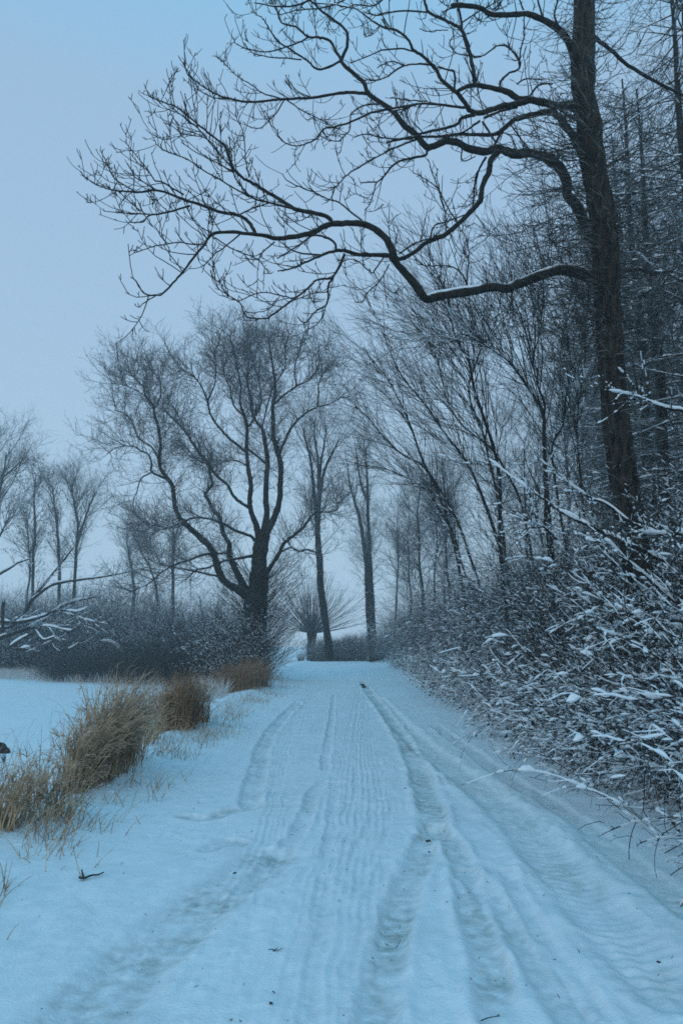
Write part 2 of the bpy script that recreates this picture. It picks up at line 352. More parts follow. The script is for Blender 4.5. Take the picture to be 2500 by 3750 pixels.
    for k in range(5):      # and along the left wheel track
        j = RNG.uniform(-5, 5, 5); x0 = 18 * k
        groove([(1420 + .4 * x0, 120), (1350 + .7 * x0 + j[0], 280), (1290 + x0 + j[1], 440), (1250 + 1.2 * x0 + j[2], 620), (1180 + 1.6 * x0 + j[3], 850), (1000 + 2.4 * x0 + 2 * j[4], 1150)], '7', 0.022, 0.006, 0.15, 0.8, rag=1.0)
    groove([(-30, 560), (-60, 900), (-110, 1300), (-150, 1690)], '8', 0.05, 0.010, 0.25, 0.8)
    groove([(30, 1690), (75, 1400), (130, 1150), (200, 950)], '8', 0.05, 0.010, 0.25, 0.8)
    groove([(1180, 1650), (1000, 1400), (880, 1210), (760, 1000)], '8', 0.06, 0.016, 0.25, 0.8)
    groove([(1450, 1690), (1300, 1500), (1130, 1300)], '8', 0.10, 0.02, 0.3, 0.6, 0.004, 0.12)
    inside = sstep(-2.3, -1.2, X) * sstep(2.5, 2.0, X)
    crumb = fbm(X, Yv * .55, 0.13, 3, 90) * .7 + .5 * fbm(X, Yv * .12, 0.05, 2, 91); big = fbm(X, Yv, 0.6, 2, 33)
    rough = np.clip(0.35 + 1.6 * big, 0.05, 1.0)
    H = H + (0.020 * crumb * rough + 0.016 * np.maximum(fbm(X, Yv, 0.05, 2, 95), 0.1) * rough) * (0.25 + 0.75 * inside) + 0.012 * fbm(X, Yv, 0.3, 3, 55)
    S = np.clip(S + 0.16 * inside * np.clip(0.2 + 1.6 * fbm(X, Yv, 0.5, 3, 66), 0, 1), 0, 1)
    # the road sheet dips under the field at its rim
    rim = np.minimum(np.minimum(sstep(-3.25, -2.85, X), sstep(3.29, 2.9, X)), np.minimum(sstep(2.0, 2.3, Yv), sstep(65, 63, Yv)))
    H = H + 0.012 - 0.16 * (1 - rim)
    n, m = X.shape; i = np.arange(n * m).reshape(n, m)
    Fq = np.stack([i[:-1, :-1], i[:-1, 1:], i[1:, 1:], i[1:, :-1]], -1).reshape(-1, 4)
    o = raw_mesh('snowy_road', np.stack([X, Yv, H], -1).reshape(-1, 3), Fq, M_GROUND, attr={'slush': S.ravel()})
    tag(o, 'snow covered farm track with tyre ruts and slush', None, None, 'structure')
build_ground(); build_road()

# ------------------------------------------------------------------ the big overhanging tree on the right
exec_parts = {}
def big_tree():
    Y = 10.0; T = Tracer(Y)
    base = at(2400, 2790, Y)[0]; o = np.array([base[0], Y, zg(base[0], Y)])
    root = thing('overhanging_tree', 'tall dark bare tree on the right, long snow-topped limb elbowing out over the track', 'tree', tuple(o))
    trunk = T.add([(2415, 2880), (2398, 2700), (2365, 2350), (2335, 2100), (2306, 1910), (2290, 1800), (2272, 1700), (2247, 1483), (2232, 1253), (2220, 1071), (2216, 918), (2200, 765), (2170, 612), (2155, 459), (2132, 306), (2136, 150), (2138, 0), (2142, -200), (2150, -420)],
                  [74, 68, 58, 52, 50, 48, 48, 48, 44, 42, 40, 36, 34], 0, drift=0.0, jit=1.5)
    n_tr = len(T.lines)
    L1 = T.add([(2190, 1030), (2117, 1000), (2054, 988), (1974, 1011), (1888, 1042), (1859, 1057), (1802, 1051), (1721, 1068), (1630, 1080), (1575, 1092), (1554, 1090), (1503, 1022), (1457, 971), (1429, 932)], [26, 19, 17, 17, 16, 16, 15, 14, 13], 0, drift=-0.9, y0=10.0, k=3)
    L1 = [L1]
    A = lambda *a, **k: L1.append(T.add(*a, **k))
    A([(1440, 940), (1435, 916), (1409, 870), (1373, 840), (1322, 819), (1251, 819), (1200, 824), (1154, 847), (1103, 863), (1016, 873), (970, 863), (924, 858), (853, 850), (792, 853), (765, 870), (751, 895), (720, 930), (674, 991), (644, 1025), (598, 1075), (575, 1080), (544, 1080), (521, 1067), (498, 1029), (479, 1014)], [14, 12, 11, 10, 8, 6, 5, 4, 3.4, 2.8, 2], 0, drift=-1.3)
    A([(575, 1080), (529, 1110), (506, 1125), (495, 1112)], 2.4, 1.8)
    A([(1435, 936), (1384, 934), (1312, 932), (1261, 919), (1230, 919), (1180, 934), (1129, 957), (1067, 983), (1016, 993)], 9, 2.4, drift=-0.5)
    A([(1230, 919), (1225, 891), (1190, 868), (1144, 863), (1103, 891), (1057, 921), (1016, 947)], 5, 2.2)
    A([(1180, 934), (1088, 924), (1026, 886)], 4, 2)
    A([(1261, 932), (1241, 978), (1215, 1018), (1200, 1054), (1202, 1075), (1195, 1115), (1154, 1141), (1118, 1182), (1090, 1161)], 5.5, 2)
    A([(1215, 1018), (1159, 1026), (1129, 1054), (1067, 1103), (991, 1156), (983, 1166), (924, 1165), (899, 1156), (879, 1110), (843, 1085), (802, 1059), (794, 1039)], 4.5, 1.7)
    A([(1072, 1095), (1026, 1082), (950, 1072), (868, 1105)], 2.8, 1.8)
    A([(1067, 1103), (1139, 1077), (1200, 1069)], 2, 2)
    A([(1016, 1092), (986, 1130), (935, 1146), (899, 1141)], 2, 1.6)
    A([(1202, 1080), (1180, 1160), (1150, 1195), (1125, 1205)], 2.2, 1.5)
    A([(1404, 942), (1373, 988), (1358, 998), (1312, 957), (1282, 949), (1251, 962)], 3, 1.7)
    A([(1424, 967), (1394, 1023), (1343, 1074), (1328, 1105), (1302, 1106)], 2.6, 1.5)
    A([(1394, 1023), (1372, 1060), (1370, 1092), (1385, 1096)], 2, 1.4)
    A([(879, 858), (822, 906), (792, 927), (746, 975)], 3, 1.9)
    A([(787, 870), (843, 906), (914, 937), (950, 952), (894, 947)], 2.6, 1.8)
    A([(1006, 886), (965, 921), (950, 952), (978, 990)], 3, 1.7)
    A([(751, 895), (705, 895), (659, 888), (613, 894), (560, 903), (521, 918), (491, 926)], 2.8, 1.7)
    A([(613, 894), (590, 865), (567, 826)], 2, 1.5)
    A([(1215, 814), (1200, 796), (1144, 779), (1088, 768), (1047, 745), (1001, 717), (960, 692), (914, 666), (889, 651), (856, 620), (825, 539), (767, 490), (691, 428), (646, 392), (584, 370), (548, 352), (541, 334)], [8, 7.5, 7, 6, 5, 4, 3, 2.4, 1.8], 0, drift=-0.4)
    A([(896, 655), (816, 579), (753, 503), (713, 459), (660, 419), (631, 396)], 3, 1.7)
    A([(1134, 779), (1026, 753), (986, 743), (924, 725), (890, 690), (868, 661), (852, 625), (830, 560)], 5, 2.4)
    A([(935, 855), (919, 825), (894, 799), (858, 784), (817, 779), (741, 753), (673, 731), (579, 698), (504, 704), (463, 700), (410, 696), (365, 680), (316, 653), (294, 626)], [7, 6.5, 6, 5, 4, 3, 2, 1.7], 0)
    A([(696, 754), (615, 778), (550, 789), (526, 812), (504, 815), (472, 814)], 4, 1.8)
    A([(550, 789), (521, 776), (468, 731), (428, 696)], 2.6, 1.7)
    A([(545, 785), (450, 780), (383, 774)], 2.4, 1.5)
    A([(673, 713), (597, 669), (566, 660), (544, 624), (512, 584), (459, 521)], 3.3, 1.6)
    A([(575, 698), (512, 660), (457, 622)], 2.6, 1.6)
    A([(504, 707), (437, 666), (414, 646), (387, 584), (367, 550)], 2.8, 1.5)
    A([(673, 740), (730, 712), (770, 690)], 2, 1.5)
    A([(914, 722), (816, 664), (745, 624), (687, 584), (629, 562), (584, 539), (566, 512)], 3, 1.6)
    A([(856, 629), (776, 588), (718, 557), (664, 521)], 2.5, 1.6)
    A([(807, 566), (758, 508), (673, 492), (620, 454)], 2.3, 1.5)
    A([(912, 650), (900, 582), (893, 497), (873, 436)], 2.5, 1.6)
    A([(868, 789), (924, 763), (986, 743)], 3, 2.5)
    A([(1338, 824), (1312, 799), (1241, 743), (1210, 733), (1149, 705), (1083, 679), (1052, 661), (1034, 636)], 3.5, 1.7)
    A([(1710, 1060), (1704, 1028), (1681, 994), (1647, 976), (1595, 973), (1549, 973), (1518, 948)], 3.6, 1.8)
    A([(1706, 1035), (1713, 976), (1716, 925), (1704, 867), (1678, 833)], 2.6, 1.6)
    L2 = [T.add([(2195, 930), (2165, 870), (2140, 821), (2112, 758), (2077, 712), (2066, 649), (2037, 603), (1991, 575), (1934, 560), (1888, 566), (1853, 554), (1819, 543), (1785, 554), (1744, 552), (1704, 540), (1670, 520), (1630, 517), (1589, 534), (1558, 537), (1520, 491), (1480, 460), (1445, 415), (1425, 397), (1353, 348), (1331, 304), (1304, 277), (1251, 225), (1269, 174), (1271, 125), (1255, 100), (1215, 67), (1184, 45), (1135, 0), (1080, -50)], [24, 20, 18, 17, 16, 14, 13, 12, 11.5, 9.5, 8, 6.5, 5, 4, 3], 0, drift=0.7, y0=10.0, k=3)]
    A = lambda *a, **k: L2.append(T.add(*a, **k))
    A([(1251, 225), (1229, 187), (1211, 154), (1188, 141), (1157, 136), (1130, 136), (1104, 116), (1081, 98), (1032, 83), (1014, 42), (992, 0), (985, -40)], 5.5, 2)
    A([(1130, 136), (1095, 156), (1037, 176), (979, 190), (920, 183), (870, 165), (853, 142)], 3.2, 1.5)
    A([(1247, 223), (1193, 250), (1157, 252), (1130, 228), (1095, 203), (1050, 172), (1019, 152), (979, 94), (956, 62), (920, 42)], 4.5, 1.7)
    A([(1104, 219), (1041, 214), (979, 208), (920, 192), (894, 156)], 2.8, 1.5)
    A([(1345, 344), (1282, 339), (1229, 344), (1139, 359), (1050, 362), (934, 373), (867, 368), (800, 348), (745, 318), (718, 298), (687, 271), (673, 227)], 6, 1.7)
    A([(843, 365), (780, 356), (727, 329), (716, 300)], 2.5, 1.6)
    A([(1041, 366), (1010, 415), (965, 460), (952, 469), (916, 466), (889, 446)], 2.6, 1.6)
    A([(1050, 366), (1104, 404), (1157, 429), (1215, 460)], 2.6, 1.6)
    A([(1030, 362), (960, 340), (920, 310), (870, 280), (820, 230), (790, 205)], 2.6, 1.5)
    A([(1139, 357), (1090, 335), (1060, 300), (1045, 275)], 2.4, 1.5)
    A([(1560, 372), (1496, 388), (1380, 408), (1322, 429), (1273, 451), (1211, 466), (1188, 471), (1166, 495), (1153, 513), (1095, 533), (1050, 527), (1019, 500), (1017, 473)], 4.6, 1.6)
    A([(1416, 385), (1371, 382), (1327, 388), (1284, 420), (1280, 473), (1255, 504), (1224, 518), (1166, 495)], 3.2, 1.8)
    A([(1540, 500), (1496, 504), (1416, 522)], 5, 3.6)
    A([(1510, 508), (1461, 509), (1398, 504), (1336, 491), (1293, 504)], 3.6, 2)
    A([(1530, 508), (1470, 531), (1403, 562), (1345, 594), (1304, 620), (1264, 647), (1233, 683), (1200, 700)], 4.4, 1.8)
    A([(1563, 546), (1558, 569), (1515, 577), (1452, 595), (1411, 638), (1404, 646), (1379, 666), (1320, 669)], 5, 2.2)
    A([(1379, 668), (1368, 702), (1353, 748), (1335, 770)], 2.5, 1.6)
    A([(1825, 554), (1796, 586), (1790, 626), (1764, 684), (1756, 735), (1721, 775), (1670, 827), (1630, 859), (1589, 876), (1549, 896), (1515, 925), (1469, 948), (1440, 940)], [11, 10, 9.5, 9, 9, 8, 7.5], 0, drift=-0.9)
    A([(1779, 575), (1756, 615), (1739, 655), (1733, 730), (1727, 775)], 4.4, 3.2)
    A([(1572, 879), (1589, 827), (1630, 813), (1698, 787)], 3.4, 2.6)
    A([(1632, 850), (1630, 787), (1612, 718), (1584, 638), (1566, 583)], 2.8, 1.6)
    A([(1670, 813), (1630, 747), (1601, 689), (1543, 649), (1512, 632)], 2.8, 1.7)
    A([(1460, 930), (1515, 893), (1550, 880), (1590, 870)], 3.4, 2.4)
    A([(1690, 540), (1692, 590), (1740, 572)], 3, 2)
    L3 = [T.add([(2165, 640), (2126, 551), (2103, 505), (2074, 469), (2047, 429), (2012, 411), (1954, 420), (1909, 429), (1873, 446), (1829, 482), (1802, 493), (1730, 493), (1677, 491), (1614, 500), (1547, 500), (1489, 504)], [20, 15, 13, 11, 9, 7.5, 6, 4.5, 3.5], 0, drift=1.1, y0=10.0)]
    A = lambda *a, **k: L3.append(T.add(*a, **k))
    A([(1850, 460), (1820, 510), (1811, 530), (1800, 545)], 5, 4)
    A([(1866, 452), (1900, 500), (1925, 530), (1935, 548)], 3, 2)
    A([(1829, 482), (1870, 500), (1890, 548)], 2.5, 2)
    L4 = [T.add([(2160, 420), (2100, 392), (2070, 386), (2038, 388), (1989, 375), (1936, 366), (1896, 362), (1860, 339), (1815, 326), (1771, 317), (1739, 312), (1708, 317), (1677, 333)], [17, 14, 13, 12, 9, 8, 6.5], 0, drift=-0.7, y0=10.0)]
    A = lambda *a, **k: L4.append(T.add(*a, **k))
    A([(1936, 366), (1900, 379), (1846, 388), (1797, 402), (1757, 415), (1721, 406), (1708, 388), (1677, 344), (1659, 330), (1614, 290), (1596, 254), (1579, 237), (1547, 205), (1512, 183), (1498, 152), (1467, 121), (1440, 107), (1412, 103), (1362, 76), (1331, 51), (1295, 31), (1229, 18), (1150, 10)], [11, 10, 9, 7.5, 6.5, 5.5, 4.5, 3.5, 2.5, 1.8], 0, drift=-1.2)
    A([(1739, 308), (1730, 250), (1721, 205), (1708, 156), (1690, 112), (1668, 94), (1628, 74), (1570, 45), (1556, 13), (1540, -40)], 7.5, 4.5)
    A([(1690, 108), (1686, 67), (1677, 22), (1668, -40)], 5, 4)
    A([(1570, 45), (1476, 40), (1400, 51), (1367, 56), (1320, 40)], 3.4, 2)
    A([(1686, 85), (1757, 40), (1829, 0), (1860, -30)], 2.8, 2)
    A([(1712, 393), (1686, 393), (1623, 384), (1534, 379), (1498, 393), (1436, 406)], 5.5, 2.4)
    A([(1623, 384), (1534, 370), (1480, 366), (1431, 357)], 3.4, 2)
    A([(1663, 330), (1663, 268), (1641, 257), (1587, 241), (1534, 234), (1480, 241), (1436, 268), (1407, 286), (1367, 295), (1327, 292)], 4.6, 2.4)
    A([(1512, 188), (1467, 179), (1400, 183), (1389, 187), (1349, 205), (1282, 232)], 3.4, 1.8)
    A([(1739, 420), (1690, 433), (1672, 455), (1632, 469), (1570, 482), (1534, 491)], 6.5, 4)
    A([(1757, 442), (1712, 473), (1677, 491), (1620, 505)], 4.5, 3)
    A([(1771, 433), (1829, 408), (1891, 393)], 5, 5)
    A([(1766, 446), (1788, 482), (1811, 518)], 4.5, 3.5)
    A([(1936, 355), (1971, 312), (2021, 308)], 4.4, 2.5)
    A([(1891, 308), (1927, 288), (1985, 292)], 3.2, 2)
    A([(1829, 320), (1835, 295), (1864, 268), (1900, 250), (1896, 214), (1855, 170), (1815, 170), (1788, 192), (1757, 208), (1712, 205), (1668, 192), (1646, 161), (1660, 125)], 4.4, 1.8)
    A([(1900, 250), (1904, 196), (1916, 134), (1918, 58)], 3.2, 2.2)
    A([(1640, 110), (1600, 112), (1560, 116), (1535, 105)], 2, 1.4)
    A([(1480, 241), (1440, 225), (1405, 235), (1380, 250)], 2.6, 1.7)
    L5 = [T.add([(2140, 340), (2110, 240), (2087, 170), (2061, 125), (2025, 94), (1971, 65), (1927, 51), (1869, 54), (1793, 51), (1757, 29), (1686, 18), (1655, 20)], [18, 15, 13, 11, 9.5, 9, 8.5, 8], 0, drift=-1.0, y0=10.0)]
    A = lambda *a, **k: L5.append(T.add(*a, **k))
    A([(1990, 75), (1975, 30), (1960, -30)], 4, 3); A([(1686, 18), (1640, 35), (1618, 45)], 3, 2)
    A([(1920, 50), (1905, 10), (1890, -40)], 3.4, 2.5); A([(1793, 45), (1830, 10), (1860, -40)], 3, 2)
    A([(2060, 125), (2030, 60), (2040, 0), (2030, -40)], 4, 3)
    L6 = [T.add([(2140, -60), (2050, -110), (1900, -150), (1700, -130), (1500, -90), (1350, -70), (1200, -30), (1100, 15), (1020, 25), (930, 10)], [14, 9, 7, 5, 4, 3, 2], 0, drift=-1.1, y0=10.0)]
    A = lambda *a, **k: L6.append(T.add(*a, **k))
    A([(1500, -90), (1420, -20), (1370, 20), (1300, 18), (1240, 40)], 4, 2); A([(1700, -130), (1640, -60), (1620, 10)], 4, 2)
    A([(1900, -150), (1850, -60), (1830, 20), (1790, 60)], 4, 2); A([(1350, -70), (1260, 0), (1180, 30), (1100, 36), (1020, 55)], 3.5, 1.6)
    # right-hand limbs
    L7 = [T.add([(2260, 1000), (2330, 985), (2400, 1000), (2460, 990)], 9, 6, drift=1.0, y0=10.0)]
    L7.append(T.add([(2165, 130), (2230, 180), (2300, 240), (2400, 300), (2520, 360)], 8, 5, drift=1.0, y0=10.0))
    limbs = [L1, L2, L3, L4, L5, L6, L7[:1], L7[1:]]
    tubes('trunk', [(rel([trunk], o), 14)], M_BARK, root)
    rng_l = []
    for gname, G in zip(range(8), limbs):
        G = [world_tip(b) for b in G]; big = [b for b in G if b[1].max() > 0.02]; sm = [b for b in G if b[1].max() <= 0.02]
        lo_ = tubes('limb', [(rel(big, o), 9), (rel(sm, o), 5)], M_LIMB, root); rng_l += G
        sn = snow_on([G[0]], 0.011, 1.9, 0.66, 0.97) + snow_on(G[1:3], .003, .5, .35, .75) if gname == 0 else snow_on([G[0]] + [b for b in G[1:] if b[1].max() > 0.016], 0.004, 0.5, 0.38, 0.75)
        if sn: tubes('snow', [(rel(sn, o), 8)], M_SNOW, lo_)
    # twigs that hook upwards
    fine = [b for b in rng_l if b[1].mean() < 0.022]; thick = [b for b in rng_l if b[1].mean() >= 0.022]
    def tw(src, n, ln, r, up, ang=(30, 65), tmin=.1):
        p, d, pr, pl, t = spawn(src, n, ang, tmin, 1.0, up, 0.3)
        d[:, 2] -= 0.1
        l = RNG.uniform(ln[0], ln[1], n)
        return grow(p, d, l, np.minimum(pr * 0.7, r), np.minimum(pr * 0.6, 0.0042), 7, 0.10, (0, 0, -0.02), (0, 0, 0.26))
    t1 = tw(fine, 620, (0.12, 0.58), 0.0066, 0.4); t1b = tw(thick, 150, (0.2, 0.8), 0.0075, 0.8, (45, 85))
    T1 = [t1, t1b]
    def tip(src, n, ln, r):
        p, d, pr, pl, t = spawn(src, n, (30, 60), .25, 1, 0.5, 0.5)
        return grow(p, d, RNG.uniform(ln[0], ln[1], n), r, r * 0.75, 5, 0.10, (0, 0, 0.05), (0, 0, 0.22))
    t2 = tip(T1, 1450, (0.06, 0.25), 0.0052); t3 = tip([t2], 1000, (0.03, 0.09), 0.0045)
    sp = tip(fine, 850, (0.03, 0.10), 0.005)
    tubes('twigs', [(rel([t1, t1b, t2, t3, sp], o), 4)], M_TWIG, root)
    # water shoots all over the trunk
    tr = [(trunk[0], trunk[1])]
    n = 900
    p, d, pr, pl, t = spawn(tr, n, (70, 110), 0.16, 0.96, 0, 0)
    rd = norm(np.stack([d[:, 0], d[:, 1] * 0.9, 0.25 * d[:, 2]], 1)); p = p + rd * pr[:, None] * 0.85
    e1 = grow(p, rd, RNG.gamma(2.2, 0.13, n) + 0.08, 0.0055, 0.0040, 7, 0.16, (0, 0, -0.02), (0, 0, 0.10))
    p, d, pr, pl, t = spawn([e1], 1100, (30, 60), 0.2, 1, 0, 0)
    e2 = grow(p, d, RNG.uniform(0.06, 0.3, 1100), 0.0040, 0.003, 5, 0.16, (0, 0, 0.04))
    # a dense fan of long shoots either side between the second limb and the thicket
    n = 260
    p, d, pr, pl, t = spawn(tr, n, (70, 100), 0.42, 0.72, 0, 0); sg = np.where(RNG.random(n) < 0.68, -1, 1)
    rd = norm(np.stack([sg * RNG.uniform(0.5, 1, n), RNG.normal(0, 0.6, n), RNG.normal(0.05, 0.2, n)], 1)); p = p + rd * pr[:, None] * 0.85
    f1 = grow(p, rd, RNG.gamma(3.2, 0.21, n) + 0.15, 0.0075, 0.004, 9, 0.10, (0, 0, -0.04), (0, 0, 0.10))
    p, d, pr, pl, t = spawn([f1], 1700, (25, 55), 0.2, 1, 0, 0)
    f2 = grow(p, d, RNG.uniform(0.1, 0.4, 1700), 0.0045, 0.003, 6, 0.12, (0, 0, 0.03), (0, 0, 0.12))
    tubes('water_shoots', [(rel([e1, e2], o), 3)], M_RIME, root); tubes('water_shoots', [(rel([f1, f2], o), 3)], M_TWIG, root)
big_tree()

# ------------------------------------------------------------------ the old pollard beside the end of the track
def old_tree():
    Y = 31.0; T = Tracer(Y)
    b = at(300 + .7015 * 905, 1150 + .7015 * 1910, Y)[0]; o = np.array([b[0], Y, zg(b[0], Y)])
    root = thing('spreading_tree', 'big old many-stemmed bare tree beside the left edge of the track end', 'tree', tuple(o))
    G = []
    def A(p, r0, r1=2, **k): q = T.add(p, r0, r1, '3', jit=0.6, **k); G.append(q); return q
    trunk = A([(895, 1960), (900, 1850), (900, 1700), (903, 1550), (915, 1470), (925, 1380), (925, 1290), (935, 1210), (950, 1150)], [56, 50, 46, 42, 36, 31, 28, 24], 0, drift=0, y0=Y)
    A([(930, 1220), (915, 1120), (890, 1050), (875, 980), (882, 900), (868, 800), (858, 700), (862, 600), (850, 540), (825, 460), (830, 380), (810, 280), (790, 180), (770, 110)], [19, 12, 11, 9, 7, 5, 3.4, 2], 0, drift=-1.0)
    A([(945, 1170), (965, 1050), (960, 960), (962, 860), (970, 780), (958, 690), (940, 600), (895, 540), (880, 440), (860, 340), (870, 240), (840, 150)], [18, 13, 12, 10, 8, 6, 4, 2], 0, drift=1.6)
    A([(950, 1170), (1000, 1070), (1030, 980), (1035, 890), (1040, 800), (1025, 730), (1000, 640), (998, 560), (995, 480), (1010, 400), (1000, 300), (985, 200), (970, 120)], [17, 14, 13, 12, 9, 7, 5, 2.5], 0, drift=0.5)
    A([(1030, 735), (1060, 660), (1090, 600), (1130, 550), (1180, 510), (1230, 485), (1290, 470), (1350, 440), (1400, 430)], 7, 2)
    A([(1230, 485), (1235, 420), (1235, 360), (1270, 300), (1310, 260)], 4, 2)
    A([(1005, 470), (1060, 420), (1120, 375), (1190, 340), (1240, 260), (1230, 190)], 5.5, 2)
    A([(1120, 375), (1110, 300), (1130, 200), (1160, 120)], 4, 2)
    A([(915, 1430), (965, 1350), (1000, 1300), (1030, 1250), (1050, 1205), (1100, 1160), (1150, 1120), (1180, 1080), (1200, 1050), (1240, 1035), (1330, 1022), (1325, 960)], [14, 10, 9, 8, 6.5, 5, 3, 2], 0, drift=-2.0)
    A([(1045, 1240), (1090, 1220), (1150, 1240), (1220, 1255)], 5, 2)
    A([(890, 1500), (840, 1455), (800, 1430), (740, 1390), (710, 1330), (690, 1260), (655, 1200), (600, 1150), (550, 1105), (510, 1060), (488, 1010), (482, 960), (470, 890), (440, 850), (410, 800), (405, 740), (412, 680), (400, 600), (385, 540), (370, 480), (335, 430), (320, 380), (260, 320), (230, 290)], [24, 18, 17, 15, 13, 11, 10, 9, 7.5, 6.5, 5, 3.4, 2], 0, drift=-2.6)
    A([(440, 860), (365, 825), (365, 780), (345, 730), (300, 710), (270, 690), (190, 695), (130, 730)], 6, 2)
    A([(400, 760), (370, 700), (300, 650), (270, 580), (240, 530), (170, 500)], 5, 2)
    A([(365, 825), (310, 860), (290, 920), (265, 990)], 4, 2)
    A([(375, 500), (410, 430), (405, 350), (350, 280)], 4, 2)
    A([(335, 430), (290, 400), (220, 370), (160, 360)], 3.5, 2)
    A([(880, 1485), (840, 1410), (800, 1330), (770, 1260), (770, 1200), (740, 1150), (720, 1060), (690, 1030), (660, 970), (645, 940), (680, 890), (670, 840), (655, 780), (610, 730)], [20, 15, 13, 11, 9.5, 8, 6.5, 5, 4], 0, drift=1.2)
    A([(885, 1020), (840, 990), (790, 950), (760, 890), (700, 840), (655, 770), (610, 720), (570, 660), (530, 600), (490, 560), (450, 520), (420, 480)], [8, 7, 6.5, 6, 5.5, 4.5, 2.5], 0, drift=1.5)
    A([(540, 610), (520, 560), (470, 470)], 3.4, 2)
    A([(855, 720), (820, 690), (760, 640), (700, 570), (670, 520), (655, 450), (630, 390), (590, 330), (530, 290), (490, 270)], [7, 6, 5, 4.5, 3, 2], 0, drift=-1.0)
    A([(655, 450), (690, 380), (700, 290), (690, 200)], 4, 2); A([(690, 200), (720, 130), (710, 90)], 2.5, 1.8)
    A([(860, 790), (820, 770), (780, 765), (680, 770)], 5, 2)
    A([(690, 1250), (640, 1255), (560, 1285), (480, 1310), (420, 1345), (360, 1400), (300, 1430), (240, 1455)], 7, 2.4, drift=-1.5)
    A([(720, 1370), (620, 1350), (560, 1335), (490, 1325), (400, 1300), (350, 1280)], 6, 2.2)
    A([(915, 1265), (880, 1265), (820, 1275), (740, 1290), (660, 1325), (600, 1335), (540, 1390)], [10, 7, 5, 4, 2.5], 0, drift=-1.0)
    A([(920, 1200), (880, 1160), (800, 1130), (740, 1095), (650, 1065), (580, 1065), (530, 1085), (470, 1110), (400, 1130), (340, 1170)], 8, 2)
    A([(540, 1090), (480, 1115), (390, 1105), (320, 1090), (270, 1110)], 4, 2)
    A([(770, 1250), (690, 1250)], 5, 4); A([(1010, 700), (1028, 650)], 6, 4)
    A([(970, 790), (900, 730), (860, 700)], 6, 5)
    A([(895, 540), (930, 480), (930, 380), (900, 260), (920, 150)], 5, 2)
    A([(862, 600), (900, 540), (910, 470)], 5, 4)
    A([(850, 540), (790, 470), (770, 380), (740, 300), (760, 200)], 5, 2)
    A([(940, 600), (990, 400), (1060, 280), (1060, 180), (1080, 100)], 4, 2)
    A([(655, 780), (600, 760), (540, 690), (500, 660)], 3.5, 2)
    G = [G[0]] + [(P, Rr * .78) for P, Rr in G[1:]]; W_ = [world_tip(b) for b in G]
    tubes('trunk', [(rel([trunk], o), 12)], M_BARK, root)
    tubes('limb', [(rel([b for b in W_[1:] if b[1].max() > 0.07], o), 8), (rel([b for b in W_[1:] if b[1].max() <= 0.07], o), 5)], M_LIMB, root)
    fine = [b for b in W_[1:]]
    n = 1500
    p, d, pr, pl, t = spawn(fine, n, (30, 70), .18, 1, 0.4, 1.0)
    c1 = grow(p, d, RNG.uniform(0.4, 1.6, n) * np.clip(0.5 + t, 0.5, 1.3), np.minimum(pr * .6, .012), .0055, 7, 0.13, (0, 0, 0), (0, 0, 0.10))
    p, d, pr, pl, t = spawn([c1], 13500, (30, 65), .15, 1, 0.2, 0.5)
    c2 = grow(p, d, RNG.uniform(0.25, 0.85, 13500), .0058, .004, 5, 0.15, (0, 0, -0.02), (0, 0, 0.10))
    p, d, pr, pl, t = spawn([c2], 26000, (30, 60), .2, 1, 0.2, 0.5)
    c3 = grow(p, d, RNG.uniform(0.10, 0.32, 26000), .0036, .0028, 4, 0.16, (0, 0, 0.10))
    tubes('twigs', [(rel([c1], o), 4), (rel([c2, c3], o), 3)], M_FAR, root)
    tubes('snow', [(rel(snow_on(W_[1:], 0.016, 1.0, 0.42, 0.75), o), 5)], M_SNOW, root)
    # shoots bristling from the bole
    n = 620
    p, d, pr, pl, t = spawn([trunk], n, (50, 95), 0.05, 0.62, 0.3, 0)
    rd = norm(d * np.array([1, 1, 0.5]) + np.array([0, 0, 0.5])); p = p + rd * np.array([1, 1, 0]) * pr[:, None] * 0.8
    s1 = grow(p, rd, RNG.uniform(0.6, 2.6, n), .009, .004, 7, 0.07, (0, 0, 0.05))
    p, d, pr, pl, t = spawn([s1], 2600, (20, 45), .2, 1, 0, 0)
    s2 = grow(p, d, RNG.uniform(0.2, 0.7, 2600), .0055, .0035, 5, 0.1, (0, 0, .05))
    tubes('water_shoots', [(rel([s1, s2], o), 3)], M_TWIG, root)
old_tree()

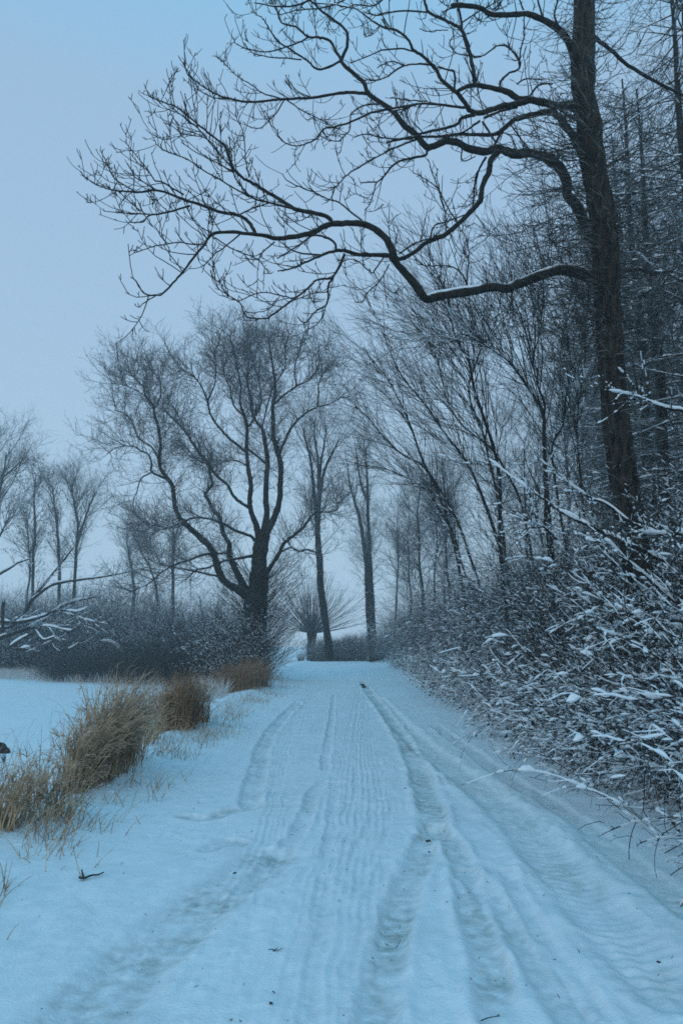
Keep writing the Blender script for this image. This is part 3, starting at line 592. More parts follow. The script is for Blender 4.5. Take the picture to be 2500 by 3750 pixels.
# ------------------------------------------------------------------ trees further off
def side_shoots(src, n, ln, r, rt, npts, wob, t0=(0, 0, 0), t1=(0, 0, 0), ang=(30, 60), tmin=0.1, up=0.0, pw=0.4, taper=0.6, tfall=0.0):
    p, d, pr, pl, t = spawn(src, n, ang, tmin, 1.0, up, pw)
    l = RNG.uniform(ln[0], ln[1], n) * (1 - tfall * t)
    return grow(p, d, l, np.minimum(pr * taper, r), np.minimum(pr * taper, rt), npts, wob, t0, t1)
def ash(name, label, cat, trunks, o, H, dens=1.0, lean=(0, 0, 0), rr=1.0, group=None, low=0.3, seeds=0, spread=(18, 42), ivy=0):
    """a slender bare tree: traced stems with three orders of branches"""
    root = thing(name, label, cat, tuple(o), group)
    tr = [world_tip(b) for b in trunks]
    tubes('trunk', [(rel(tr, o), 8)], M_LIMB, root)
    l1 = side_shoots(tr, int(46 * dens * len(tr)**.5), (H * .12, H * .34), .045 * rr, .010 * rr, 9, .09, (lean[0], lean[1], .03), (lean[0], lean[1], .09), spread, low, 0, .2, .6, .35)
    l2 = side_shoots([l1] + tr, int(420 * dens), (H * .05, H * .15), .017 * rr, .007 * rr, 7, .11, (lean[0], 0, 0), (0, 0, .09), (25, 55), .25)
    l3 = side_shoots([l2, l1], int(2400 * dens), (H * .02, H * .065), .008 * rr, .005 * rr, 5, .13, (0, 0, 0), (0, 0, .09), (25, 55), .15)
    l4 = side_shoots([l3], int(3800 * dens), (H * .008, H * .028), .005 * rr, .004 * rr, 4, .14, (0, 0, .05), (0, 0, .08), (25, 55), .15)
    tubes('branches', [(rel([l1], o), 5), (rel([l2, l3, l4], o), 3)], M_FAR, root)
    if seeds:
        p, d, pr, pl, t = spawn([l2, l3], seeds, (40, 90), .5, 1, 0, 1)
        s = grow(p, d, RNG.uniform(.05, .16, seeds), .035, .02, 4, .2, (0, 0, -.6)); tubes('seed_clusters', [(rel([s], o), 4)], M_LEAF, root)['kind'] = 'stuff'
    if ivy:
        p, d, pr, pl, t = spawn(tr, ivy, (60, 100), 0.0, .42, 0, 0)
        s = grow(p, d, RNG.uniform(.15, .55, ivy), .03, .012, 5, .3, (0, 0, -.1)); tubes('ivy', [(rel([s], o), 4)], M_IVY, root)
    return root
M_IVY = bark('ivy_leaves', (0.010, 0.014, 0.010), (0.03, 0.035, 0.028), 0.35)
def stem(T, pts, c, r, **k): return T.add(pts, r, 2, c, jit=0.7, **k)
def far_trees():
    # two tall slender trees where the track ends
    Y = 52; T = Tracer(Y); b = at(300 + .7015 * 1288, 0, Y)[0]; o = (b[0], Y, zg(b[0], Y))
    t = [stem(T, [(1290, 1800), (1285, 1720), (1265, 1560), (1245, 1420), (1240, 1280), (1230, 1150), (1235, 1030), (1240, 940), (1235, 850), (1230, 750), (1215, 650), (1210, 560)], '3', [16, 14, 13, 12.5, 11.5, 10, 9, 7.5, 5, 4, 3, 2], drift=0, y0=Y),
         stem(T, [(1228, 1100), (1212, 950), (1205, 850), (1190, 750), (1165, 650), (1150, 590)], '3', [9, 7, 6, 4, 3, 2]), stem(T, [(1238, 950), (1265, 820), (1300, 740), (1340, 660)], '3', [7, 5, 4, 2]),
         stem(T, [(1238, 1000), (1245, 800), (1265, 680), (1275, 580)], '3', [7, 5, 3, 2]), stem(T, [(1235, 1260), (1180, 1230), (1120, 1235), (1060, 1180)], '3', [6, 4, 3, 2])]
    ash('slender_tree', 'tall slim tree with leaning trunk at the road end, beside the radiating willow', 'tree', t, o, 16, 0.8, low=.42, rr=.65)
    Y = 60; T = Tracer(Y); b = at(300 + .7015 * 1505, 0, Y)[0]; o = (b[0], Y, zg(b[0], Y))
    t = [stem(T, [(1515, 1830), (1505, 1700), (1497, 1600), (1490, 1450), (1485, 1300), (1470, 1200), (1455, 1100), (1430, 1000), (1400, 900), (1385, 780)], '3', [11, 10, 9.5, 9, 8, 6.5, 5, 3, 2], drift=0, y0=Y),
         stem(T, [(1525, 1830), (1518, 1600), (1508, 1400), (1500, 1200), (1492, 1050), (1490, 900), (1480, 760), (1470, 660)], '3', [10, 9, 8, 7, 6, 4.5, 3, 2], drift=1, y0=Y + 1),
         stem(T, [(1492, 980), (1460, 900), (1440, 800), (1430, 700)], '3', [5, 4, 3, 2])]
    ash('twin_stem_tree', 'tall bare tree with two close stems and dark ivy at the road end', 'tree', t, o, 15, 0.7, low=.4, rr=.65, ivy=500)
    # trees beyond the field on the left
    for k, (tr, Y, lab, sd, dn) in enumerate([
        ([[(172, 960), (172, 860), (175, 640), (185, 480), (180, 330), (190, 200)], [(140, 960), (142, 830), (160, 700), (150, 560), (140, 420)]], 58, 'bare tree with dark hanging seed clusters at left, behind the fallen branches', 420, .75),
        ([[(312, 960), (310, 860), (310, 640), (300, 480), (285, 350), (275, 260)]], 60, 'thin bare tree with few seed clusters, middle of three at the left field edge', 200, .6),
        ([[(380, 960), (388, 820), (400, 600), (408, 450), (385, 330), (375, 245)], [(405, 560), (440, 440), (480, 330), (500, 290)]], 57, 'rounded bare tree without seeds, rightmost of the three at the far left field edge', 0, .9),
        ([[(-80, 950), (-75, 700), (-60, 450), (-40, 250), (-30, 100), (-25, 20)], [(-70, 600), (-20, 380), (20, 200), (35, 80)], [(-72, 700), (0, 520), (60, 400)]], 46, 'bare tree cut off by the left picture edge', 0, .8),
        ([[(905, 960), (905, 850), (903, 640), (908, 520), (905, 420)], [(820, 960), (822, 820), (790, 700), (740, 600), (700, 520)]], 66, 'slim pale bare tree seen through the old tree limbs at left', 0, .7),
        ([[(690, 960), (700, 820), (690, 700), (670, 580), (660, 520)]], 80, 'small hazy bare tree left of the spreading old tree', 0, .5)]):
        T = Tracer(Y); b = at(.7015 * tr[0][0][0], 0, Y)[0]; o = (b[0], Y, zg(b[0], Y))
        ts = [stem(T, q, '5', [7, 6, 5.5, 4.5, 3, 1.8] if i == 0 else [5, 4, 3, 1.8], **(dict(drift=0, y0=Y) if i == 0 or len(q) == 5 else {})) for i, q in enumerate(tr)]
        ash('field_edge_tree', lab, 'tree', ts, o, 12 if k != 3 else 14, dn, low=.3, rr=.7, seeds=sd)
    # pollard willow with a fan of straight rods
    Y = 65; b = at(1155, 0, Y)[0]; o = np.array((b[0], Y, zg(b[0], Y)))
    root = thing('pollard_willow', 'pollarded willow, short bole with a fan of straight rods, left of the slim leaning tree', 'tree', tuple(o))
    bole = (np.array([[[0, 0, -.3], [0, 0, .6], [.05, 0, 1.3], [.05, 0, 1.9], [.05, 0, 2.3]]]), np.array([[.34, .27, .28, .36, .12]]))
    tubes('bole', [([bole], 10)], M_BARK, root)
    n = 330; a = RNG.uniform(0, 6.28, n); e = np.radians(RNG.uniform(8, 80, n))
    d = np.stack([np.cos(a) * np.cos(e), np.sin(a) * np.cos(e), np.sin(e)], 1); p = np.array([.05, 0, 1.9]) + d * .3
    s = grow(p, d, RNG.uniform(2.4, 4.8, n), .016, .006, 8, .03, (0, 0, .0), (0, 0, .04))
    s2 = side_shoots([s], 900, (.3, 1.0), .007, .005, 5, .06, (0, 0, .02), (0, 0, .02), (12, 28), .3)
    tubes('rods', [([s, s2], 3)], M_FAR, root); root.scale = (1.25, 1.25, 1.2)
far_trees()

# --- a bare forest tree, leaning saplings, larches
def wood_side():
    H = 15; o = (0, 0, 0)
    protos = []
    for k in range(3):
        hs = np.linspace(-.3, H, 9); w = np.cumsum(RNG.normal(0, .13, (9, 2)), 0); w -= w[0]
        tb = (np.concatenate([w, hs[:, None]], 1)[None], np.linspace(.15, .015, 9)[None])
        protos.append(ash('forest_tree', 'x', 'tree', [tb], o, H, 0.8, rr=.75, low=(.12, .35, .25)[k], spread=(25, 60)))
    spots = [(5.2, 47, 0, .85), (7.4, 52, 1, .9), (4.6, 66, 2, .9), (6.6, 70, 0, 1), (9.0, 60, 1, .9), (9.6, 44, 2, .95), (8.5, 33, 0, .7), (11.5, 38, 1, 1), (9.4, 26, 2, .62), (13.5, 31, 0, .95),
             (10.3, 22, 1, .8), (13.0, 22, 2, 1), (9.2, 15.5, 0, .75), (16, 27, 1, 1), (12.0, 17, 0, .9), (14, 50, 2, 1), (3.2, 82, 1, .95), (11, 80, 0, 1), (10.5, 29, 1, .8), (6.9, 58, 2, .9), (16.5, 40, 0, 1), (7.6, 13.2, 2, .6)]
    for i, (x, y, k, s) in enumerate(spots):
        lab = 'bare grey tree in the wood behind the right-hand thicket' if y < 42 else 'slim hazy bare trunk in the far wood to the right of the road end'
        grp = 'trees in the wood behind the thicket' if y < 42 else 'far trees right of the road end'
        loc = (x, y, zg(x, y)); rz = RNG.uniform(0, 6.28); sc = (s * RNG.uniform(.9, 1.1),) * 2 + (s,)
        if i == (0, 1, 2)[k] and k == i: r = protos[k]; r.location = loc; r.scale = sc; r['label'] = lab; r['group'] = grp
        else: dup(protos[k], loc, rz, sc, lab, grp)
    # saplings leaning out to the light, traced
    sap = [([(720, 1500), (700, 1300), (690, 1120), (690, 850), (640, 640), (575, 450), (545, 300), (490, 200), (455, 80), (440, 0), (400, -120)], 15, 9, 'tall thin leaning sapling whose tip crosses below the snow-topped limb'),
           ([(530, 1500), (490, 1250), (440, 1050), (390, 900), (330, 780), (270, 620), (220, 500), (150, 370), (60, 260)], 24, 8, 'leaning bare sapling, furthest left over the road right side'),
           ([(760, 1450), (680, 1150), (600, 920), (530, 770), (430, 640), (350, 520), (260, 410), (200, 320), (130, 150)], 19, 8, 'leaning sapling with its crown fanned to the left above the thicket'),
           ([(960, 1400), (925, 1000), (905, 720), (900, 560), (860, 470), (800, 380), (750, 310), (690, 260), (560, 180), (500, 160)], 13, 9, 'sapling with a bare forked stem standing just left of the great trunk'),
           ([(935, 1300), (910, 1000), (900, 600), (905, 500), (870, 400), (850, 280), (880, 160), (895, 20), (900, -100)], 14, 7, 'upright sapling directly behind the forked sapling left of the great trunk'),
           ([(740, 1400), (690, 1000), (640, 760), (600, 600), (560, 520), (545, 400), (600, 240), (660, 150), (740, 40), (745, -140)], 17, 6, 'thin straight sapling reaching up behind the snow-topped limb'),
           ([(860, 1350), (800, 1000), (720, 820), (640, 700), (560, 640), (480, 560), (430, 450), (390, 280), (310, 140)], 21, 6, 'slim arching sapling in the middle of the right-hand saplings'),
           ([(600, 1500), (520, 1300), (470, 1120), (400, 1000), (330, 900), (230, 840), (120, 800), (20, 790)], 22, 6, 'low arching sapling bent flat over the right road edge'),
           ([(620, 1480), (540, 1200), (460, 1000), (330, 800), (230, 740), (130, 650), (60, 560), (0, 510)], 26, 7, 'long whip-like sapling bowed far left above the road end'),
           ([(1020, 1300), (960, 900), (940, 700), (990, 600), (1010, 450), (1030, 300), (1010, 120), (1040, -60)], 16, 6, 'upright thin sapling left beside the great trunk, tallest there'),
           ([(1120, 1300), (1080, 900), (1060, 600), (1080, 420), (1100, 250), (1090, 50), (1100, -100)], 15, 6, 'thin sapling almost touching the great trunk on its left')]
    for q, Y, r, lab in sap:
        T = Tracer(Y); b0 = px([q[0]], '4')[0]; P = at(b0[0], b0[1], Y)[0]; gx = P[0] + .35; o = np.array((gx, Y, zg(gx, Y)))
        pts = px(q, '4'); base = (1250 + (gx * F / Y) * .985, 2350 + 1.55 * F / Y)
        r = r * .78
        main = T.add([base] + pts, [r, r, r * .9, r * .8, r * .65, r * .5, r * .35, 2.2], 0, 's', drift=-1.5, y0=Y, jit=.8)
        main = world_tip(main); L_ = np.linalg.norm(np.diff(main[0][0], axis=0), axis=1).sum()
        root = thing('leaning_sapling', lab, 'sapling', tuple(o))
        l1 = side_shoots([main], 34, (L_ * .10, L_ * .36), .010, .004, 10, .05, (-.04, -.03, .02), (-.04, -.02, .02), (14, 38), .3, 0.2, .3, .7, .4)
        l2 = side_shoots([l1, main], 250, (.4, 1.3), .006, .0030, 7, .07, (-.03, 0, 0), (-.03, 0, .03), (18, 42), .2, 0, .5)
        l3 = side_shoots([l2], 850, (.10, .5), .0032, .0024, 5, .08, (0, 0, 0), (-.02, 0, .02), (20, 45), .15)
        tubes('trunk', [(rel([main], o), 7)], M_LIMB, root)
        tubes('branches', [(rel([l1], o), 4), (rel([l2, l3], o), 3)], M_TWIG, root)
        tubes('snow', [(rel(snow_on([main, l1], .010, .8, .4, .85), o), 5)], M_SNOW, root)
    # larches: straight stems with drooping tiers
    def larch(H, seed, r0):
        root = thing('larch', 'x', 'larch')
        hs = np.linspace(-.3, H, 14); tb = (np.stack([.04 * np.sin(hs), .04 * np.cos(hs * 1.3), hs], 1)[None], np.linspace(r0, .02, 14)[None])
        n = int(H * 9); hh = RNG.uniform(1.6, H - .3, n); a = RNG.uniform(0, 6.28, n)
        p = np.stack([0 * hh, 0 * hh, hh], 1); d = np.stack([np.cos(a), np.sin(a), RNG.uniform(.0, .35, n)], 1)
        ln = (1 - hh / H)**.7 * RNG.uniform(2.0, 3.8, n) + .3
        l1 = grow(p, d, ln, .020, .006, 9, .05, (0, 0, -.10), (0, 0, .10))
        l2 = side_shoots([l1], n * 11, (.25, 1.0), .007, .004, 6, .08, (0, 0, -.06), (0, 0, -.04), (35, 70), .12, 0, 0)
        l3 = side_shoots([l2], n * 38, (.06, .34), .0034, .0026, 4, .10, (0, 0, -.10), (0, 0, .02), (30, 70), .1, 0, 0)
        tubes('trunk', [([tb], 10)], M_LIMB, root)
        tubes('branches', [([l1], 4), ([l2, l3], 3)], M_LARCH, root)
        tubes('snow', [(snow_on([l1], .012, .6, .35, .7), 5)], M_SNOW, root)
        return root
    A_ = larch(15, 1, .2)
    spots = [(7.4, 16.5, 15, 'dark larch with drooping tiers at the right picture edge, nearest of its kind'), (10.2, 20, 18, 'larch behind the nearest larch, top filling the upper right corner'),
             (8.7, 22.5, 17, 'larch whose branch tips hang behind the great limb'), (12, 27, 19, 'hazy larch deep in the wood, right of the great trunk'), (10.8, 30, 17, 'slimmest hazy larch seen just right of the great trunk'), (9.4, 13.4, 17, 'larch partly outside the right picture edge'),
             (7.9, 18.5, 17, 'dense dark larch crown just inside the right picture edge, behind the nearest'), (9.6, 23.5, 19, 'tall larch between the great trunk and the right picture edge'), (12.6, 21.5, 19, 'larch outside the right edge whose branches droop into the picture'),
             (7.4, 14.4, 17, 'near larch whose stem is just outside the right picture edge, upper branches reaching in'), (8.5, 16.0, 19, 'tallest larch at the right picture edge, its drooping twigs behind the nearest')]
    for i, (x, y, h, lab) in enumerate(spots):
        s = h / 15; loc = (x, y, zg(x, y))
        if i == 0: A_.location = loc; A_['label'] = lab; A_['group'] = 'larches in the wood'
        else: dup(A_, loc, RNG.uniform(0, 6.28), (s * .95, s * .95, s), lab, 'larches in the wood')
M_LARCH = bark('larch_twig', (0.032, 0.031, 0.029), (0.085, 0.08, 0.074), 0.75, lo=-.2, hi=.8)
wood_side()

# ------------------------------------------------------------------ the snow-laden thicket along the right of the track
def shrub(name, H, nst, spread, lean, n2, n3, snow, rad, cover, mat_=None, up=.03, droop=-.02, leaf=0, reach=.35, cat='shrub', l3=(.08, .3), snow_l=(.26, .38), fat=0, wob=.07):
    root = thing(name, 'x', cat); mat_ = mat_ or M_SHRUB
    a = RNG.uniform(0, 6.28, nst); r = np.sqrt(RNG.random(nst)) * reach
    p = np.stack([np.cos(a) * r, np.sin(a) * r, np.full(nst, -.15)], 1)
    e = np.radians(RNG.uniform(spread[0], spread[1], nst)); d = np.stack([np.cos(a) * np.cos(e), np.sin(a) * np.cos(e), np.sin(e)], 1) + np.array(lean)
    s = grow(p, d, RNG.uniform(.55, 1.15, nst) * H, rad * RNG.uniform(.6, 1.2, (nst, 1))[:, 0], rad * .35, 14, wob, (lean[0] * .06, 0, up), (lean[0] * .12, lean[1] * .1, droop))
    l2 = side_shoots([s], n2, (.2 * H, .48 * H), rad * .55, rad * .28, 11, wob * 1.3, (lean[0] * .05, 0, .0), (lean[0] * .06, 0, droop), (22, 60), .12, .2, .2)
    l3_ = side_shoots([l2, s], n3, (l3[0] * H, l3[1] * H), rad * .3, rad * .2, 7, wob * 1.6, (0, 0, 0), (0, 0, droop), (25, 65), .1, .1, .2)
    tubes('stems', [([s], 5), ([l2, l3_], 3)], mat_, root)
    sn = snow_on([s, l2], snow, snow_l[1], cover, .93) + snow_on([l3_], snow * .8, snow_l[0], cover * .9, .95) if snow else []
    if fat: sn += snow_on([s, l2], fat, .34, .08, .8)
    if sn: tubes('snow', [(sn, 6)], M_SNOW, root)
    if leaf:
        q, dd, pr, pl, t = spawn([l3_, l2], leaf, (30, 90), .2, 1, 0, 0)
        lf = grow(q, dd, RNG.uniform(.03, .07, leaf), .016, .004, 3, .2, (0, 0, -.3)); lf[1][:, 1] = .018
        tubes('leaves', [([lf], 3)], M_LEAF, root)
    return root
def put(protos, spots, labels, groups):
    used = set()
    for (x, y, k, s, lab, grp) in spots:
        loc = (x, y, zg(x, y) - .03); sc = (s * RNG.uniform(.9, 1.15), s * RNG.uniform(.9, 1.15), s * RNG.uniform(.9, 1.1)); rz = RNG.uniform(-.6, .6)
        if k not in used: r = protos[k]; r.location = loc; r.scale = sc; r.rotation_euler = (0, 0, rz); used.add(k); r['label'] = lab; r['group'] = grp
        else: dup(protos[k], loc, rz, sc, lab, grp)
def thicket():
    P = {'A': shrub('bramble_bush', 1.25, 60, (15, 70), (-.25, -.1, 0), 520, 1900, .0105, .0085, .20, droop=-.08, leaf=260, reach=.5, fat=.020, wob=.13),
         'B': shrub('bramble_bush', 1.5, 60, (20, 72), (-.32, -.15, 0), 560, 2200, .0100, .009, .18, droop=-.07, leaf=160, reach=.6, fat=.020, wob=.13),
         'C': shrub('thicket_shrub', 2.2, 54, (30, 80), (-.35, -.2, 0), 560, 2600, .0092, .010, .15, droop=-.05, reach=.8, l3=(.05, .2), wob=.11, fat=.016),
         'D': shrub('thicket_shrub', 3.7, 60, (45, 85), (-.42, -.2, 0), 620, 3200, .006, .009, .09, M_TWIG, droop=-.03, reach=.9, l3=(.04, .16)),
         'E': shrub('bramble_bush', .8, 46, (8, 65), (-.12, -.1, 0), 320, 900, .0112, .0068, .29, droop=-.08, leaf=160, reach=.4, fat=.02, wob=.14)}
    S = []
    g1, g2, g3 = 'low snowy brambles along the right road edge', 'snow-laden shrubs of the right-hand thicket', 'tall bare shrubs at the back of the thicket'
    lE = 'low bush bent under snow at the track edge, foot of the right-hand thicket'
    lA = 'dark tangled bramble bush with finger-thick snow on its twigs, front of the right-hand thicket'
    lC = 'arching bare shrub striped with snow in the right-hand thicket'
    lD = 'tall bare shrub with little snow rising behind the right-hand thicket'
    y = 4.9
    while y < 46:
        xe = 2.86 + .028 * y
        S.append((xe + RNG.uniform(.2, .45), y, 'E', RNG.uniform(.5, .9) * (.75 if y < 8 else 1), lE, g1))
        y += .75 + .028 * y
    y = 5.0
    while y < 47:
        xe = 3.5 + .028 * y
        S.append((xe + RNG.uniform(0, .35) + (.15 if y < 8 else 0), y, RNG.choice(['A', 'B']), RNG.uniform(.8, 1.15) * (.88 if y < 8 else 1), lA, g1)); y += .85 + .03 * y
    y = 5.4
    while y < 46:
        xe = 4.25 + .026 * y
        S.append((xe + RNG.uniform(-.1, .5), y, RNG.choice(['B', 'C']), RNG.uniform(.85, 1.15) * (.98 if y < 11.5 else 1), lC if True else lA, g2)); y += 1.0 + .04 * y
    y = 6.2
    while y < 46:
        for off in (1.9, 3.1, 4.6, 6.4):
            if off < .42 * y + .6: S.append((3.0 + .02 * y + off + RNG.uniform(-.3, .4), y + RNG.uniform(-.5, .5), 'C' if y < 11.5 and off < 4 else RNG.choice(['C', 'D', 'D'] if off > 2 else ['C', 'D']), RNG.uniform(.8, 1.15) * (1.22 if y < 11.5 and off < 4 else 1) * (1 if off < 4 else 1.15), lC if off < 2 else lD, g2 if off < 2 else g3))
        y += 1.5 + .06 * y
    put(P, S, None, None)
    # long limbs bowed down under thick snow
    for pts, Y, r, th, lab in [([(1480, 1250), (1380, 1200), (1250, 1140), (1130, 1085), (1000, 1020), (900, 950), (820, 895), (740, 835), (640, 760)], 8.6, 8, .030, 'long bowed stem with a thick line of snow slanting across the great trunk'),
                               ([(1480, 1130), (1380, 1090), (1300, 1050), (1200, 975), (1120, 940), (1040, 890), (960, 820), (880, 760)], 9.0, 6, .024, 'snow-lined stem just above the thickest bowed stem by the great trunk'),
                               ([(1640, 540), (1560, 525), (1480, 515), (1400, 480), (1330, 455), (1260, 440), (1210, 430)], 8.8, 6, .024, 'snowy branch reaching in from the right edge across the great trunk'),
                               ([(1640, 1110), (1560, 1115), (1450, 1115), (1360, 1105)], 8.2, 8, .032, 'thick snow-capped dead limb at the right edge, level with the trunk foot'),
                               ([(1560, 1480), (1480, 1400), (1400, 1330), (1300, 1240), (1240, 1180), (1190, 1140)], 8.0, 6, .026, 'short steep stem with lumpy snow below the bowed stems'),
                               ([(960, 1140), (910, 1090), (840, 1050)], 8.4, 6, .034, 'broken snow-covered branch end poking out of the thicket')]:
        T = Tracer(Y); b = world_tip(T.add(pts, [r, r, r * .8, r * .5, 2.5], 0, '4', drift=-.5, y0=Y, k=8)); o = b[0][0, 0]
        root = thing('bowed_stem', lab, 'branch', tuple(o))
        l1 = side_shoots([b], 26, (.15, .7), .008, .004, 7, .1, (0, 0, .02), (0, 0, .03), (25, 60), .2, .3)
        tubes('stem', [(rel([b], o), 8)], M_LIMB, root); tubes('twigs', [(rel([l1], o), 4)], M_TWIG, root)
        tubes('snow', [(rel(snow_on([b], th * .55, .8, .68, .95) + snow_on([l1], .007, .16, .22), o), 9)], M_SNOW, root)
    # the uncountable fill of thin twigs inside the thicket
    n = 26000; y = 5.6 + RNG.random(n)**1.5 * 44; x = 3.3 + .03 * y + RNG.random(n)**1.2 * np.minimum(8, .40 * y + .8)
    z = ground_h(x, y); d = np.stack([RNG.normal(-.35, .5, n), RNG.normal(-.1, .5, n), RNG.uniform(.25, 1.1, n)], 1)
    hmax = np.clip((x - 3.2) * np.where(y < 11.5, 1.15, 1.25), .3, 4.2)
    s = grow(np.stack([x, y, z + RNG.random(n) * hmax * .8], 1), d, RNG.uniform(.4, 1.5, n), .006, .003, 7, .12, (0, 0, 0), (-.03, 0, -.05))
    s2 = side_shoots([s], 34000, (.12, .5), .004, .0025, 5, .12, (0, 0, 0), (0, 0, 0), (25, 65), .1)
    tag(tubes('undergrowth', [([s, s2], 3)], M_HEDGE), 'dense tangle of thin dark twigs filling the right-hand thicket', 'undergrowth', None, 'stuff')
    sn = snow_on([s], .011, .2, .2, .9)
    tag(tubes('undergrowth_snow', [(sn, 5)], M_SNOW), 'small snow lumps caught in the twigs of the right-hand thicket', 'snow', None, 'stuff')
thicket()

# ------------------------------------------------------------------ hedgerow beyond the field on the left, and the far end of the track
def hedgerow():
    P = {'H': shrub('hedge_bush', 3.0, 80, (40, 85), (0, 0, 0), 700, 4200, .007, .010, .10, M_HEDGE, up=.03, droop=.03, reach=1.1, l3=(.05, .16)),
         'I': shrub('hedge_bush', 2.2, 70, (30, 80), (0, 0, 0), 600, 2600, 0, .009, .25, M_TWIG, up=.02, droop=.02, reach=1.0, l3=(.05, .18)),
         'J': shrub('dark_bush', 1.9, 80, (58, 88), (0, 0, 0), 560, 2600, .006, .010, .12, M_RUST, up=.02, droop=.0, reach=.55, l3=(.05, .2))}
    S = []
    lab = 'dark rimed bare bush in the hedgerow across the left field'; lab2 = 'smaller rimed bush in front of the hedgerow beside the old tree'
    for i in range(24):      # a back row, from behind the old tree away to the left
        u = i / 23; S.append((-6.8 - 19 * u + RNG.uniform(-.4, .4), 37 + 12 * u + RNG.uniform(-1, 1.5), 'H', RNG.choice([.8, 1.0, 1.2, 1.4]) * RNG.uniform(.9, 1.1), lab, 'bushes of the left hedgerow'))
    for i in range(16):
        u = i / 15; S.append((-8.0 - 19 * u + RNG.uniform(-.5, .5), 40.5 + 12 * u + RNG.uniform(-1, 1.5), 'H', RNG.choice([1.0, 1.2, 1.4]) * RNG.uniform(.9, 1.1), lab, 'bushes of the left hedgerow'))
    for i in range(17):
        u = i / 16; S.append((-5.6 - 8 * u + RNG.uniform(-.3, .3), 31.8 + 4.5 * u + RNG.uniform(-.8, .8), 'I', RNG.uniform(.7, 1.0) * (1 - .25 * u), lab2, 'rimed bushes beside the old tree'))
    for (x, y, s, l) in [(-3.75, 29.4, .9, 'dark brown bush at the foot of the old tree, touching the track'), (-3.9, 29.6, 1.35, 'brown-black bush wrapped round the front of the old trunk'), (-3.95, 31.6, 1.0, 'dark bush right behind the old trunk on the track side'),
                         (-4.7, 30.4, 1.35, 'brown bush on the field side of the old trunk')]: S.append((x, y, 'J', s, l, 'dark bushes round the old trunk'))
    # low brambles on the bank that closes the track
    for i in range(13):
        x = -3.2 + 7.4 * i / 12; S.append((x + RNG.uniform(-.3, .3), 64 + RNG.uniform(-1, 2) - abs(x - .5) * .3, 'J', RNG.uniform(.6, .9) * (.5 if x < -2.2 else 1.35), 'low dark bush on the bank closing the far end of the track', 'bushes on the bank at the road end'))
    for (x, y, s) in [(-1.9, 63.6, .8), (-1.1, 63.8, .9), (-.2, 63.6, .8)]: S.append((x, y, 'J', s, 'low dark bush crowding the foot of the pollarded willow', 'bushes under the pollarded willow'))
    for i in range(8): S.append((3.4 + .55 * i, 58 - 2.2 * i + RNG.uniform(-1, 1), 'H', RNG.uniform(.6, .9), 'shadowy bush under the far trees right of the road end', 'bushes under the far trees'))
    put(P, S, None, None)
    # far wood lost in the mist
    n = 46; x = np.concatenate([RNG.uniform(-95, -22, n), RNG.uniform(14, 60, 14)]); y = RNG.uniform(120, 165, n + 14); z = ground_h(x, y)
    p = np.stack([x, y, z - .2], 1); d = np.tile([0, 0, 1.0], (n + 14, 1))
    tr = grow(p, d, RNG.uniform(7, 12, n + 14), .16, .03, 9, .03)
    a = side_shoots([tr], 900, (1.5, 4.5), .05, .02, 6, .08, (0, 0, .05), (0, 0, .08), (25, 50), .15); b = side_shoots([a], 9000, (.5, 1.6), .02, .012, 4, .1, (0, 0, .04))
    n = 1500; x = RNG.uniform(-100, -18, n); y = RNG.uniform(112, 125, n); bs = grow(np.stack([x, y, ground_h(x, y)], 1), RNG.normal(0, .4, (n, 3)) + np.array([0, 0, 1]), RNG.uniform(1, 3, n), .04, .02, 5, .1)
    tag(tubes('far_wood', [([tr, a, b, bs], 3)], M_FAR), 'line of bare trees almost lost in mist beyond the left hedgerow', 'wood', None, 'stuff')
M_RUST = bark('rusty_twig', (0.022, 0.014, 0.011), (0.065, 0.042, 0.030), 0.15)
hedgerow()

